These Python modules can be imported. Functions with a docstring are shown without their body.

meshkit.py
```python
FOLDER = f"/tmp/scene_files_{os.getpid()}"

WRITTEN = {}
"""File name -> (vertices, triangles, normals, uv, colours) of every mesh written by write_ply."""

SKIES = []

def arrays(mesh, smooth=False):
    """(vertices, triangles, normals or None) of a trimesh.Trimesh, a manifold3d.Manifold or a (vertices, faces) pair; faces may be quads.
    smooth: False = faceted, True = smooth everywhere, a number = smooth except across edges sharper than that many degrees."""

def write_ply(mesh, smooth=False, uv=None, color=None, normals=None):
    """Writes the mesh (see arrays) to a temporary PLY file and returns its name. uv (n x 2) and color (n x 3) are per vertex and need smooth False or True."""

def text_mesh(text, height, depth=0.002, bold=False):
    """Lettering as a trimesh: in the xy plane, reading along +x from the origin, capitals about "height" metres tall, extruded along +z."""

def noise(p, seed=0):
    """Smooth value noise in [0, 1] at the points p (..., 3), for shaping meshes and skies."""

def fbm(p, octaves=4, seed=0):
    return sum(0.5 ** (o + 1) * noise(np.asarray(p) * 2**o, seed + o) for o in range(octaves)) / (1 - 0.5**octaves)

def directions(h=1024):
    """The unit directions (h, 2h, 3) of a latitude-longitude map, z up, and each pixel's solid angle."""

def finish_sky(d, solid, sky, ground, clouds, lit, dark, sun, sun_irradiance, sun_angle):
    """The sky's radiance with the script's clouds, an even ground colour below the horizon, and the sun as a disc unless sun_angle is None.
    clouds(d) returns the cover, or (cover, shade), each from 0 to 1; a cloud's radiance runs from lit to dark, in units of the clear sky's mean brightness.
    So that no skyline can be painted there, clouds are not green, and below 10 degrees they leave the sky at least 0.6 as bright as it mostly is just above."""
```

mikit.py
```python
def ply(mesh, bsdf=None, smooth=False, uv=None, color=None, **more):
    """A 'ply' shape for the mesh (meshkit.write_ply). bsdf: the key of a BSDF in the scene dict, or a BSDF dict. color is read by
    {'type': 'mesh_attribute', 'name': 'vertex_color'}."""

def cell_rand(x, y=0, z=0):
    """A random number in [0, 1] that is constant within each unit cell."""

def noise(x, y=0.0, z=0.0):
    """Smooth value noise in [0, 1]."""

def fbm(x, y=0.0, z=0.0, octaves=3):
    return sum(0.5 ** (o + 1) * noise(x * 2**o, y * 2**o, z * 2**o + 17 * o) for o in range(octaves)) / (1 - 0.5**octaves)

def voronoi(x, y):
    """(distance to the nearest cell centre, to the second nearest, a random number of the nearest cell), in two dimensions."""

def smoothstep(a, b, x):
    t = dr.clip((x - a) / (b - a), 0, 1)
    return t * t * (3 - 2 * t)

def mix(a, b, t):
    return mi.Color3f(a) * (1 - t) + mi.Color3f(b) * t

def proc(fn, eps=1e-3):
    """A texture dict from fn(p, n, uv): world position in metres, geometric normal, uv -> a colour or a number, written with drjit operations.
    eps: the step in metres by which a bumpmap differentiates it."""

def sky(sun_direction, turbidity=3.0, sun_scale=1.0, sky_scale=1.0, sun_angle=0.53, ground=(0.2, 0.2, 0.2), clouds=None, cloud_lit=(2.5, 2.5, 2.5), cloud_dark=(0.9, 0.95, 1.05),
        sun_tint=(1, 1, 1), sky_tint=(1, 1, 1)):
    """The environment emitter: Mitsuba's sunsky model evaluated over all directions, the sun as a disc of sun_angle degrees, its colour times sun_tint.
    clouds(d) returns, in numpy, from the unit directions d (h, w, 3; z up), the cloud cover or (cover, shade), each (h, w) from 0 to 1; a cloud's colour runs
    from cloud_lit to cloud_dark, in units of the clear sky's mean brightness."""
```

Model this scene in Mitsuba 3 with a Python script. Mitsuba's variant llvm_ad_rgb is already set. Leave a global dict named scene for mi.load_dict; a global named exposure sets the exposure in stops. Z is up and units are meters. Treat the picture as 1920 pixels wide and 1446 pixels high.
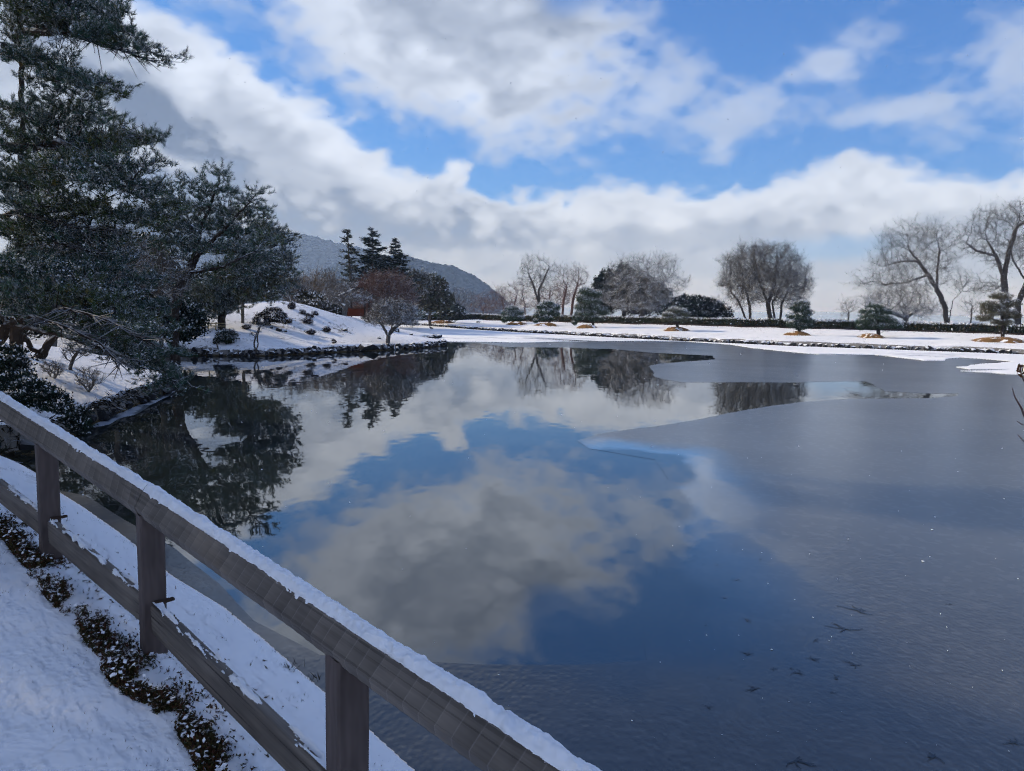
import math
import numpy as np, trimesh, mitsuba as mi, drjit as dr
import mikit, meshkit
from scipy.spatial import cKDTree, ConvexHull
from shapely.geometry import Polygon, Point
import shapely

T = mi.ScalarTransform4f
scene, labels = {}, {}

# ------------------------------------------------------------------ camera
EYE, FPX, PITCH, ROLL = np.array([0, 0, 2.5]), 1385.0, math.radians(5.9), math.radians(1.17)
FWD = np.array([0, math.cos(PITCH), -math.sin(PITCH)])
UP0 = np.cross([1.0, 0, 0], FWD)
UP = math.cos(ROLL) * UP0 - math.sin(ROLL) * np.array([1.0, 0, 0])
RIGHT = np.cross(FWD, UP)
scene['camera'] = {'type': 'perspective', 'fov': math.degrees(2 * math.atan(960 / FPX)), 'fov_axis': 'x', 'near_clip': 0.05, 'far_clip': 40000.0,
                   'to_world': T().look_at(origin=EYE.tolist(), target=(EYE + FWD).tolist(), up=UP.tolist())}

# ------------------------------------------------------------------ light
exposure = 2.25
SUN = np.array([math.sin(math.radians(-66)) * math.cos(math.radians(27)), math.cos(math.radians(-66)) * math.cos(math.radians(27)), math.sin(math.radians(27))])


def sstep(a, b, x):
    t = np.clip((x - a) / (b - a), 0, 1)
    return t * t * (3 - 2 * t)


def clouds(d):
    az = np.degrees(np.arctan2(d[..., 0], d[..., 1]))
    el = np.degrees(np.arcsin(np.clip(d[..., 2], -1, 1)))
    q = d * [1, 1, 1.35]
    n1 = meshkit.fbm(q * 7 + 3.1, 5, 11) - 0.5
    warp = np.stack([n1, meshkit.fbm(q * 7 + 9.4, 4, 12) - 0.5, 0 * n1], -1)
    n2 = 0.5 - np.abs(2 * meshkit.fbm(q * 15 + 7.7 + 1.2 * warp, 5, 5) - 1) * 1.6       # billows
    n2 = 0.5 * n2 + 0.5 * (meshkit.fbm(q * 19 + 4.2 + warp, 5, 6) - 0.5)
    n3 = meshkit.fbm(d * 2.6 + 1.3, 4, 23) - 0.5
    n4 = meshkit.fbm(q * 48 + 2.7 + 2 * warp, 4, 31) - 0.5

    def band(c, w, m):     # a soft elongated mass: centre (az, el), half sizes, tilt
        a, e = az - c[0], el - c[1]
        t = math.radians(m)
        return 1 - np.sqrt(((a * math.cos(t) + e * math.sin(t)) / w[0]) ** 2 + ((e * math.cos(t) - a * math.sin(t)) / w[1]) ** 2)

    # the long bank of cloud that comes down from upper left and runs on along the horizon
    edge = np.interp(az, [-180, -120, -70, -48, -33.7, -25.3, -20.6, -16.7, -13, -10.7, -6.8, -3.5, -0.3, 3.3, 9.3, 17, 24.6, 28.8, 33.8, 41, 80, 130, 180],
                     [14, 20, 26, 25, 21.8, 18.3, 17.2, 15.2, 13.6, 12, 10, 9.1, 8.5, 9, 9.2, 9.4, 10.6, 9.7, 9.1, 8, 9, 12, 14])
    puff = 3.0 * np.clip(band((-4.6, 10.6), (2.1, 1.7), 0), 0, 1)
    depth = edge + puff - el + 3.2 * n2 + 1.8 * n1 + 2.2 * n4
    low = sstep(-0.3, 1.3, depth)
    gap = 0.6 * sstep(-0.2, 0.9, band((22.5, 4.6), (5.5, 1.0), 4) + 1.2 * n2)
    low = low * (1 - gap)
    up = band((-6.5, 20.5), (16.5, 8.0), -14) + 0.9 * n1 + 0.5 * n2 + 0.5 * n4
    up = sstep(-0.12, 0.46, up) * (1 - 0.8 * sstep(0, 0.5, band((5.5, 24.5), (6, 3.2), 25) + 1.0 * n1))
    w = np.maximum.reduce([band((10.5, 15.4), (4.6, 2.6), 30), band((16, 14.2), (6.5, 2.6), 15), band((22, 16.4), (5, 3.0), 35), band((27.0, 13.6), (7.0, 1.2), 4),
                           0.85 * band((33, 16.0), (8, 4.5), 40), band((15.0, 12.0), (2.2, 1.8), 60), 0.7 * band((36, 11.5), (5, 3), 0)])
    w = 0.66 * sstep(0.05, 0.95, w + 1.0 * n2 + 0.9 * n1 + 0.9 * n4)
    rest = sstep(-0.05, 0.22, n3 + 0.3 * n2 + 0.02) * sstep(24, 36, el + 0.1 * np.abs(az))
    side = sstep(44, 75, np.abs(az)) * sstep(-0.04, 0.16, n3 + 0.4 * n2)
    cover = np.maximum.reduce([low, up, w, 0.85 * rest, 0.9 * side])
    # bright sunlit rims above, grey undersides and thick middles
    soft = 1.6 * n1 + 1.1 * n2 + 0.5 * n4
    g = 0.42 * sstep(1.2, 5.5, depth + 4.5 * n1) * sstep(1.0, 3.5, el + 2 * n2)
    dark = np.maximum.reduce([band((-25, 12.0), (9, 2.6), -32), band((-11, 6.1), (17, 2.9), -3), band((-24, 7.5), (10, 3.2), -8)])
    g = np.maximum(g, 0.92 * sstep(-0.25, 0.95, dark + soft))
    g = np.maximum(g, 0.5 * sstep(-0.1, 0.9, band((15, 5.4), (20, 1.7), 2) + soft))
    gu = 0.10 + 0.42 * sstep(-0.5, 1.0, band((-4, 21.8), (10, 5.4), -20) + soft)
    shade = np.where(low > np.maximum(up, w), g, np.maximum(gu, 0.15)) + 0.45 * n2 + 0.25 * n4
    return cover, np.clip(shade + 0.06, 0, 1)


scene['sky'] = mikit.sky(SUN.tolist(), turbidity=2.6, sun_scale=0.85, sun_angle=1.6, sky_scale=1.0, ground=(0.5, 0.52, 0.56), clouds=clouds,
                         cloud_lit=(3.2, 3.6, 4.35), cloud_dark=(0.60, 0.82, 1.27), sun_tint=(0.86, 0.95, 1.08), sky_tint=(0.20, 0.49, 0.93))


# ------------------------------------------------------------------ placing helpers
def ray(px, py):
    return FWD + (px - 960) / FPX * RIGHT - (py - 723) / FPX * UP


def on_z(px, py, z):
    d = ray(px, py)
    return EYE + d * (z - EYE[2]) / d[2]


def at(px, py, Y):
    d = ray(px, py)
    return EYE + d * Y / d[1]


def size(px, Y):
    return px * Y / FPX


def unit(v):
    v = np.asarray(v, float)
    return v / np.maximum(np.linalg.norm(v, axis=-1, keepdims=True), 1e-12)


# ------------------------------------------------------------------ naming
def numbered(key):
    if key not in USED:
        USED.add(key)
        return key
    k = 1
    while f'{key}_{k:03d}' in USED:
        k += 1
    USED.add(f'{key}_{k:03d}')
    return f'{key}_{k:03d}'


USED = set()


def thing(name, label, category, group=None):
    key = numbered(name)
    labels[key] = {'label': label, 'category': category}
    if group:
        labels[key]['group'] = group
    return key


def part(parent, name, shape, label=None, kind=None):
    key = numbered(f'{parent}__{name}')
    scene[key] = shape
    if label or kind:
        labels[key] = {k: v for k, v in (('label', label), ('kind', kind)) if v}
    return key


def structure(name, shape, label, kind='structure'):
    key = numbered(name)
    scene[key] = shape
    labels[key] = {'label': label, 'kind': kind}
    return key


# ------------------------------------------------------------------ materials
SNOW = (0.84, 0.86, 0.90)


def mat(key, d):
    scene[key] = d
    return key


def two(d):
    return {'type': 'twosided', 'bsdf': d}


def tex(fn, eps=1e-3):
    return mikit.proc(fn, eps)


def snow_grain(p, n, uv):
    u = p.x * 0.75 - p.y * 0.66      # faint wind ribs
    v = p.x * 0.66 + p.y * 0.75
    return 0.034 * mikit.fbm(p.x * 8, p.y * 8, p.z * 8, 4) + 0.020 * mikit.fbm(u * 7, v * 26, 3.0, 2) + 0.008 * mikit.noise(p.x * 70, p.y * 70, p.z * 70)


def ground_colour(p, n, uv):
    far = mikit.smoothstep(150.0, 500.0, p.y + 0.4 * dr.abs(p.x))
    steep = 1 - n.z
    f = mikit.fbm(p.x * 1.1, p.y * 1.1, 0, 3)
    fine = mikit.fbm(p.x * 9, p.y * 9, p.z * 9, 3)
    grass = mikit.smoothstep(0.64, 0.76, fine * 0.72 + f * 0.32 + steep * 0.9) * mikit.smoothstep(6.0, 10.0, dr.sqrt(p.x * p.x + p.y * p.y))
    bank = mikit.smoothstep(0.5, 0.8, steep)
    wet = mikit.smoothstep(0.22, 0.08, p.z + 0.06 * fine)
    snow = mikit.mix((0.80, 0.82, 0.87), (0.88, 0.89, 0.92), f)
    soil = mikit.mix((0.045, 0.036, 0.024), (0.10, 0.075, 0.04), fine)
    near = mikit.mix(snow, soil, dr.maximum(dr.maximum(grass * 0.8, bank), wet))
    town = mikit.mix((0.05, 0.065, 0.08), (0.42, 0.46, 0.52), mikit.smoothstep(0.45, 0.62, mikit.fbm(p.x / 140, p.y / 420, 0, 4)))
    return mikit.mix(near, town, far)


mat('snow_ground', two({'type': 'bumpmap', 'arbitrary': tex(snow_grain, 4e-3), 'scale': 1.0, 'bsdf': {'type': 'diffuse', 'reflectance': tex(ground_colour)}}))
mat('snow_pile', two({'type': 'bumpmap', 'arbitrary': tex(snow_grain, 2e-3), 'scale': 1.0, 'bsdf': {'type': 'diffuse', 'reflectance': {'type': 'rgb', 'value': SNOW}}}))
mat('snow_flat', two({'type': 'diffuse', 'reflectance': {'type': 'rgb', 'value': SNOW}}))
mat('leaf', two({'type': 'diffuse', 'reflectance': {'type': 'mesh_attribute', 'name': 'vertex_color'}}))


def ripple(p, n, uv):
    return 0.0016 * mikit.noise(p.x * 2.2, p.y * 1.1) + 0.0007 * mikit.noise(p.x * 6.5, p.y * 4.0, 3.0)


mat('water', two({'type': 'bumpmap', 'arbitrary': tex(ripple, 2e-2), 'scale': 1.0,
                  'bsdf': {'type': 'plastic', 'int_ior': 2.25, 'diffuse_reflectance': {'type': 'rgb', 'value': (0.012, 0.017, 0.018)}}}))


RIM = [(1.82, 12.89), (2.5, 12.4), (2.36, 10.88), (1.72, 8.61), (1.43, 6.82), (1.16, 5.94)]


def thickness_of_ice(p):
    best = mi.Float(1e9)
    for (ax, ay), (bx, by) in zip(RIM[:-1], RIM[1:]):
        t = dr.clip(((p.x - ax) * (bx - ax) + (p.y - ay) * (by - ay)) / ((bx - ax) ** 2 + (by - ay) ** 2), 0, 1)
        best = dr.minimum(best, dr.square(p.x - ax - t * (bx - ax)) + dr.square(p.y - ay - t * (by - ay)))
    return mikit.smoothstep(0.2, 1.9, dr.sqrt(best) + 0.9 * (mikit.fbm(p.x * 1.1, p.y * 1.1, 0, 3) - 0.5))


def ice_colour(p, n, uv):
    f = mikit.fbm(p.x * 0.25, p.y * 0.5, 0, 3)
    s = mikit.smoothstep(0.60, 0.72, mikit.fbm(p.x * 12, p.y * 12, 0, 2))
    return mikit.mix((0.050, 0.054, 0.060), (0.080, 0.086, 0.094), f) + mi.Color3f(0.012) * s


def ice_bump(p, n, uv):
    return 0.0022 * mikit.noise(p.x * 42, p.y * 28) + 0.0009 * mikit.noise(p.x * 11, p.y * 7, 5.0)


mat('ice', {'type': 'twosided', 'bsdf': {'type': 'blendbsdf', 'weight': tex(lambda p, n, uv: thickness_of_ice(p)),
    'bsdf_0': {'type': 'bumpmap', 'arbitrary': tex(ripple, 2e-2), 'scale': 1.0, 'bsdf': {'type': 'plastic', 'int_ior': 2.25, 'diffuse_reflectance': {'type': 'rgb', 'value': (0.012, 0.017, 0.018)}}},
    'bsdf_1': {'type': 'bumpmap', 'arbitrary': tex(ice_bump, 4e-3), 'scale': 1.0, 'bsdf': {'type': 'principled', 'base_color': tex(ice_colour), 'roughness': 0.23, 'specular': 0.5}}}})


def bark_fn(a, b, snow, amount):
    def fn(p, n, uv):
        f = mikit.fbm(p.x * 14, p.y * 14, p.z * 5, 3)
        g = mikit.noise(p.x * 5 + 9, p.y * 5, p.z * 5)
        lay = mikit.smoothstep(0.35, 0.75, n.z + 0.7 * (g - 0.5)) * amount
        return mikit.mix(mikit.mix(a, b, f), snow, lay)
    return fn


def bark(key, a, b, amount):
    return mat(key, two({'type': 'diffuse', 'reflectance': tex(bark_fn(a, b, SNOW, amount))}))


bark('bark_pine', (0.018, 0.015, 0.013), (0.055, 0.042, 0.034), 0.75)
bark('bark_limb', (0.016, 0.013, 0.011), (0.045, 0.036, 0.030), 0.35)
bark('bark_grey', (0.040, 0.035, 0.031), (0.105, 0.093, 0.082), 0.5)
bark('bark_snowy', (0.075, 0.068, 0.064), (0.15, 0.14, 0.13), 0.95)
bark('bark_red', (0.105, 0.060, 0.050), (0.17, 0.105, 0.085), 0.35)
bark('bark_tan', (0.10, 0.075, 0.05), (0.17, 0.13, 0.09), 0.5)
bark('rock_face', (0.016, 0.017, 0.019), (0.05, 0.05, 0.052), 0.9)
bark('rock_bare', (0.012, 0.013, 0.015), (0.04, 0.04, 0.042), 0.15)


def wood_tone(p, n, uv):
    check = mikit.smoothstep(0.80, 0.86, mikit.noise(uv.x * 1.3 + 3, uv.y * 95, 8.0))
    along = mikit.noise(uv.x * 2.2, uv.y * 85) * 0.55 + mikit.noise(uv.x * 9, uv.y * 240, 4.0) * 0.45
    blot = mikit.fbm(uv.x * 5, uv.y * 9, 2.0, 3)
    c = mikit.mix((0.080, 0.066, 0.056), (0.190, 0.165, 0.143), along)
    return c * (0.55 + 0.8 * blot) * (1 - 0.75 * check)


def wood_grain(p, n, uv):
    return 0.0012 * mikit.noise(uv.x * 3, uv.y * 150) + 0.0006 * mikit.noise(uv.x * 12, uv.y * 400, 4.0)


mat('wood', two({'type': 'bumpmap', 'arbitrary': tex(wood_grain, 6e-4), 'scale': 1.0, 'bsdf': {'type': 'principled', 'base_color': tex(wood_tone), 'roughness': 0.62, 'specular': 0.35}}))


def hewn_tone(p, n, uv):
    s = (uv.x + 0.32 * uv.y + 0.030 * mikit.noise(uv.x * 6, 1.0)) / 0.066
    fr = s - dr.floor(s)
    edge = dr.maximum(1 - dr.minimum(fr, 1 - fr) / 0.055, 0)
    each = mikit.cell_rand(dr.floor(s), 3)
    c = (wood_tone(p, n, uv) * 0.5 + mi.Color3f(0.066, 0.057, 0.050) * (0.55 + 0.9 * mikit.fbm(uv.x * 9, uv.y * 25, 5.0, 4))) * (0.85 + 0.3 * each) * (1.08 - 0.2 * fr)
    return mikit.mix(c, (0.30, 0.27, 0.26), edge * 0.26 * (0.4 + mikit.noise(uv.x * 60, uv.y * 60)))


def post_tone(p, n, uv):
    ring = 0.5 * mikit.noise(uv.x * 3, uv.y * 120) + 0.5 * (dr.sin(uv.y * 190 + 16 * mikit.fbm(uv.x * 5, uv.y * 11, 3.0, 3)) * 0.5 + 0.5)
    blot = mikit.fbm(uv.x * 6, uv.y * 20, 2.0, 3)
    return mikit.mix((0.050, 0.038, 0.035), (0.120, 0.092, 0.084), ring * 0.4 + 0.6 * blot) * (0.6 + 0.8 * mikit.fbm(p.x * 9, p.y * 9, p.z * 4, 3))


mat('wood_hewn', two({'type': 'bumpmap', 'arbitrary': tex(wood_grain, 6e-4), 'scale': 1.0, 'bsdf': {'type': 'principled', 'base_color': tex(hewn_tone), 'roughness': 0.6, 'specular': 0.35}}))
mat('wood_post', two({'type': 'principled', 'base_color': tex(post_tone), 'roughness': 0.65, 'specular': 0.3}))
mat('red_wood', two({'type': 'diffuse', 'reflectance': {'type': 'rgb', 'value': (0.14, 0.042, 0.024)}}))
mat('dark_wood', two({'type': 'diffuse', 'reflectance': {'type': 'rgb', 'value': (0.05, 0.035, 0.028)}}))
mat('bamboo', two({'type': 'diffuse', 'reflectance': {'type': 'rgb', 'value': (0.35, 0.29, 0.16)}}))


def straw_tone(p, n, uv):
    f = mikit.fbm(p.x * 5, p.y * 5, p.z * 5, 3)
    s = mikit.smoothstep(0.62, 0.72, mikit.fbm(p.x * 3 + 5, p.y * 3, 0, 3))
    return mikit.mix(mikit.mix((0.14, 0.075, 0.03), (0.30, 0.17, 0.075), f), SNOW, s)


mat('straw', two({'type': 'diffuse', 'reflectance': tex(straw_tone)}))


def hill_tone(p, n, uv):
    f = mikit.fbm(p.x / 34, p.y / 34, p.z / 34, 4)
    g = mikit.noise(p.x / 6, p.y / 6, p.z / 6)
    return mikit.mix(mikit.mix((0.010, 0.020, 0.027), (0.030, 0.044, 0.052), f), (0.45, 0.47, 0.5), 0.04 * mikit.smoothstep(0.5, 0.8, g))


mat('forest', two({'type': 'diffuse', 'reflectance': tex(hill_tone)}))


# ------------------------------------------------------------------ the lake's outline and the lie of the land
POSTS = np.array([[-3.755, 5.15], [-2.713, 4.25], [-1.67, 3.35], [-0.496, 2.2], [0.678, 1.05]])     # of the fence
POST_BASE = np.array([1.084, 0.99, 0.872, 0.752, 0.655])
RAIL_Z = np.array([1.797, 1.655, 1.514, 1.413, 1.313])                                             # underside of the top rail


def path_z(x, y):
    return 0.872 - 0.0789 * np.clip((np.asarray(x) - (-1.670)) * 0.734 + (np.asarray(y) - 3.350) * (-0.679), -4.0, 3.4)


def lip(px, py):
    q = on_z(px, py, 0.62)
    for _ in range(6):
        q = on_z(px, py, float(path_z(q[0], q[1])) - 0.27)
    return q[:2].tolist()


LIP = [lip(*p) for p in ((790, 1446), (700, 1365), (610, 1290), (500, 1195), (425, 1135), (330, 1078), (245, 1008), (170, 955), (122, 925), (64, 880), (0, 834))]
SHORE = [[9, -7], [4.5, -3.4], [1.35, 1.1]] + LIP + [[-9.6, 9.9], [-8.7, 11.3], [-7.8, 11.9], [-8.0, 13.0], [-8.5, 14.5], [-8.95, 16.8], [-9.55, 20.1], [-11.3, 24], [-15, 28.5], [-19.5, 31.5], [-18, 33.6], [-15, 34.9],
         [-12.4, 35.5], [-10.8, 37.2], [-9.3, 40.0], [-7.7, 42.0], [-6.4, 43.9], [-5.3, 46.5], [-4.55, 49.0], [-4.6, 50.4], [-6.2, 53], [-7.0, 57], [-6.0, 61.0], [-6.6, 62.6], [-10, 64.5], [-16, 68],
         [-24, 76], [-30, 88], [-26, 100], [-18, 104], [-11.9, 101.4], [-3.9, 86.4], [2.15, 78.7], [13.3, 66.5], [22.9, 58.9], [29.9, 56.2], [36.8, 53.1], [48, 48], [60, 38], [64, 20], [52, 2], [30, -8], [18, -10]]
SHORE = np.array(SHORE)
LAKE = Polygon(SHORE)

ZONES = np.array([  # x, y, shore height, slope, most
    [0, 1, 0.64, 0.95, 0.97], [-3, 6.5, 0.64, 0.95, 0.97], [-6, 9.6, 0.55, 0.45, 1.0], [-9, 15, 0.35, 0.30, 2.6], [-10, 21, 0.35, 0.26, 2.8], [-17, 31, 0.3, 0.18, 2.8],
    [-13, 35.5, 0.28, 0.20, 3.0], [-9, 41, 0.28, 0.17, 2.6], [-4.6, 49, 0.26, 0.14, 2.2], [-7, 57, 0.26, 0.22, 2.0], [-6, 62, 0.26, 0.16, 1.8], [-16, 68, 0.3, 0.1, 1.6], [-26, 90, 0.3, 0.04, 1.3],
    [-12, 101, 0.32, 0.034, 1.3], [0, 82, 0.32, 0.034, 1.3], [14, 66, 0.34, 0.036, 1.3], [30, 56, 0.36, 0.038, 1.3], [48, 48, 0.36, 0.038, 1.3], [64, 25, 0.4, 0.04, 1.3], [30, -8, 0.6, 0.2, 1.5], [9, -7, 0.62, 0.4, 1.0]])


def shore_distance(x, y):
    p = np.stack([x, y], -1)
    a, b = SHORE, np.roll(SHORE, -1, 0)
    best = np.full(len(p), 1e9)
    for s, e in zip(a, b):
        d = e - s
        t = np.clip(((p - s) @ d) / (d @ d), 0, 1)
        best = np.minimum(best, np.hypot(*(p - s - t[:, None] * d).T))
    return np.where(shapely.contains_xy(LAKE, x, y), -best, best)


def ground_z(x, y, rough=True):
    x, y = np.atleast_1d(np.asarray(x, float)), np.atleast_1d(np.asarray(y, float))
    d = shore_distance(x, y)
    w = 1 / ((x[:, None] - ZONES[:, 0]) ** 2 + (y[:, None] - ZONES[:, 1]) ** 2 + 0.5) ** 2
    w /= w.sum(1, keepdims=True)
    sh, sl, mx = (w @ ZONES[:, k] for k in (2, 3, 4))
    rise = (mx - sh) * (1 - np.exp(-np.maximum(d, 0) * sl / np.maximum(mx - sh, 0.05)))
    slope_ = (path_z(x, y) - 0.93) * sstep(14, 8, np.hypot(x, y))
    sh = sh + slope_
    z = sh + rise
    z += sstep(0.5, 6, d) * (1.3 * np.exp(-((x + 14.8) / 4.2) ** 2 - ((y - 48.5) / 5.0) ** 2) + 0.55 * np.exp(-((x + 13) / 4) ** 2 - ((y - 56) / 4) ** 2))
    if rough:
        p = np.stack([x, y, 0 * x], -1)
        z += sstep(0, 0.4, d) * (0.05 * (meshkit.fbm(p * 1.3, 3, 3) - 0.5) + sstep(7, 12, np.hypot(x, y)) * 0.22 * (meshkit.fbm(p * 0.35, 3, 8) - 0.5))
    r = np.hypot(x, y)
    out = sstep(38, 110, d) * sstep(10, 60, x + 0.5 * y)          # past the garden's edge the land drops to the plain
    z = z * (1 - out) + out * (-75.0)
    return np.where(d >= 0, z, np.maximum(sh + (sh + 0.9) * d / 0.33, -0.9))


def stand(px, py, near=3.0, far=160.0):
    """Where the line of sight through this spot first meets the ground."""
    Y = np.geomspace(near, far, 3000)
    q = EYE + ray(px, py) * (Y / ray(px, py)[1])[:, None]
    below = q[:, 2] <= ground_z(q[:, 0], q[:, 1], False)
    return q[np.argmax(below)] if below.any() else q[-1]


def on_ground(x, y):
    return np.array([x, y, ground_z(x, y)[0]])


def build_ground():
    r = np.concatenate([[0.25], np.geomspace(0.3, 125, 440), np.geomspace(130, 22000, 80)])
    a = np.radians(np.concatenate([np.arange(-39, 39, 0.33), np.arange(39, 321, 2.0)]))
    rr, aa = np.meshgrid(r, a, indexing='ij')
    x, y = (rr * np.sin(aa)).ravel(), (rr * np.cos(aa)).ravel()
    z = ground_z(x, y)
    n, m = rr.shape
    i, j = np.meshgrid(np.arange(n - 1), np.arange(m), indexing='ij')
    q = np.stack([i * m + j, i * m + (j + 1) % m, (i + 1) * m + (j + 1) % m, (i + 1) * m + j], -1).reshape(-1, 4)
    v = np.vstack([np.stack([x, y, z], -1), [[0, 0, z[:m].mean()]]])
    f = np.vstack([q[:, [0, 1, 2]], q[:, [0, 2, 3]], np.stack([np.full(m, n * m), np.arange(m), (np.arange(m) + 1) % m], -1)])[:, ::-1]
    f = f if np.cross(v[f[0, 1]] - v[f[0, 0]], v[f[0, 2]] - v[f[0, 0]])[2] > 0 else f[:, ::-1]
    return v, f


structure('ground', mikit.ply(build_ground(), 'snow_ground', smooth=True), 'snow covered garden ground around the pond, with the plain beyond')

# ------------------------------------------------------------------ water, ice and the snow lying on it
v, f = trimesh.creation.triangulate_polygon(LAKE.buffer(0.25), engine='earcut')
structure('lake', mikit.ply((np.c_[v, np.zeros(len(v))], f), 'water'), 'dark still pond mirroring clouds and trees')


def flat(pts):
    return [on_z(px, py, 0.0)[:2] for px, py in pts]


OPEN = Polygon(flat([(832, 640), (862, 642.5), (897, 643), (947, 651), (1060, 652), (1153, 655), (1227, 662), (1336, 667), (1342, 674), (1237, 682), (1219, 686), (1223, 698), (1230, 708), (1277, 717), (1353, 717),
                     (1497, 717.5), (1590, 715), (1628, 716), (1656, 734), (1752, 739), (1795, 738), (1797, 743), (1752, 747), (1590, 748), (1503, 754), (1400, 768), (1333, 783), (1220, 802), (1120, 815), (1080, 827),
                     (1100, 842), (1153, 850), (1230, 862), (1252, 900), (1225, 980), (1235, 1080), (1205, 1170), (1212, 1240), (1100, 1248), (900, 1247), (760, 1240), (600, 1228), (480, 1165), (410, 1095), (330, 1030),
                     (250, 980), (160, 930)])
               + [np.array(p) for p in ((-9, 11), (-12, 20), (-22, 31), (-17, 37), (-10, 45), (-7, 49))])
OPEN = OPEN.buffer(0)
ISLES = [Polygon(flat(p)).buffer(0) for p in ([(1700, 730), (1720, 730.5), (1715, 733), (1702, 732)], [(1376, 672), (1462, 672), (1460, 676), (1378, 676)])]


def sheet(poly, cell, z, edge=0.5, rough=(0.05, 0.2), jag=0.25):
    """An ice sheet as a fine mesh; its roughness, kept per vertex, grows from the thin rim inwards."""
    poly = max(getattr(poly, 'geoms', [poly]), key=lambda g: g.area)
    ring = lambda c: np.array(shapely.segmentize(shapely.LinearRing(c), cell).coords)[:-1]
    def wob(c):
        p = ring(c)
        far = np.clip(np.linalg.norm(p, axis=1) / 30, 0.15, 1.2)
        off = np.stack([meshkit.fbm(np.c_[p / s, p[:, :1] * 0 + k], 4, 9) - 0.5 for k, s in ((0, 1.4), (7, 1.4))], -1)
        return p + off * jag * 4 * far[:, None]
    poly = Polygon(wob(poly.exterior.coords), [wob(h.coords) for h in poly.interiors]).buffer(0)
    return max(getattr(poly, 'geoms', [poly]), key=lambda g: g.area)


def mesh_of(poly, z):
    v, f = trimesh.creation.triangulate_polygon(poly, engine='earcut')
    return np.c_[v, np.full(len(v), z)], f


ICE = LAKE.buffer(0.2).difference(OPEN)
ICE = sheet(ICE, 0.35, 0.004, jag=0.08)


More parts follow.
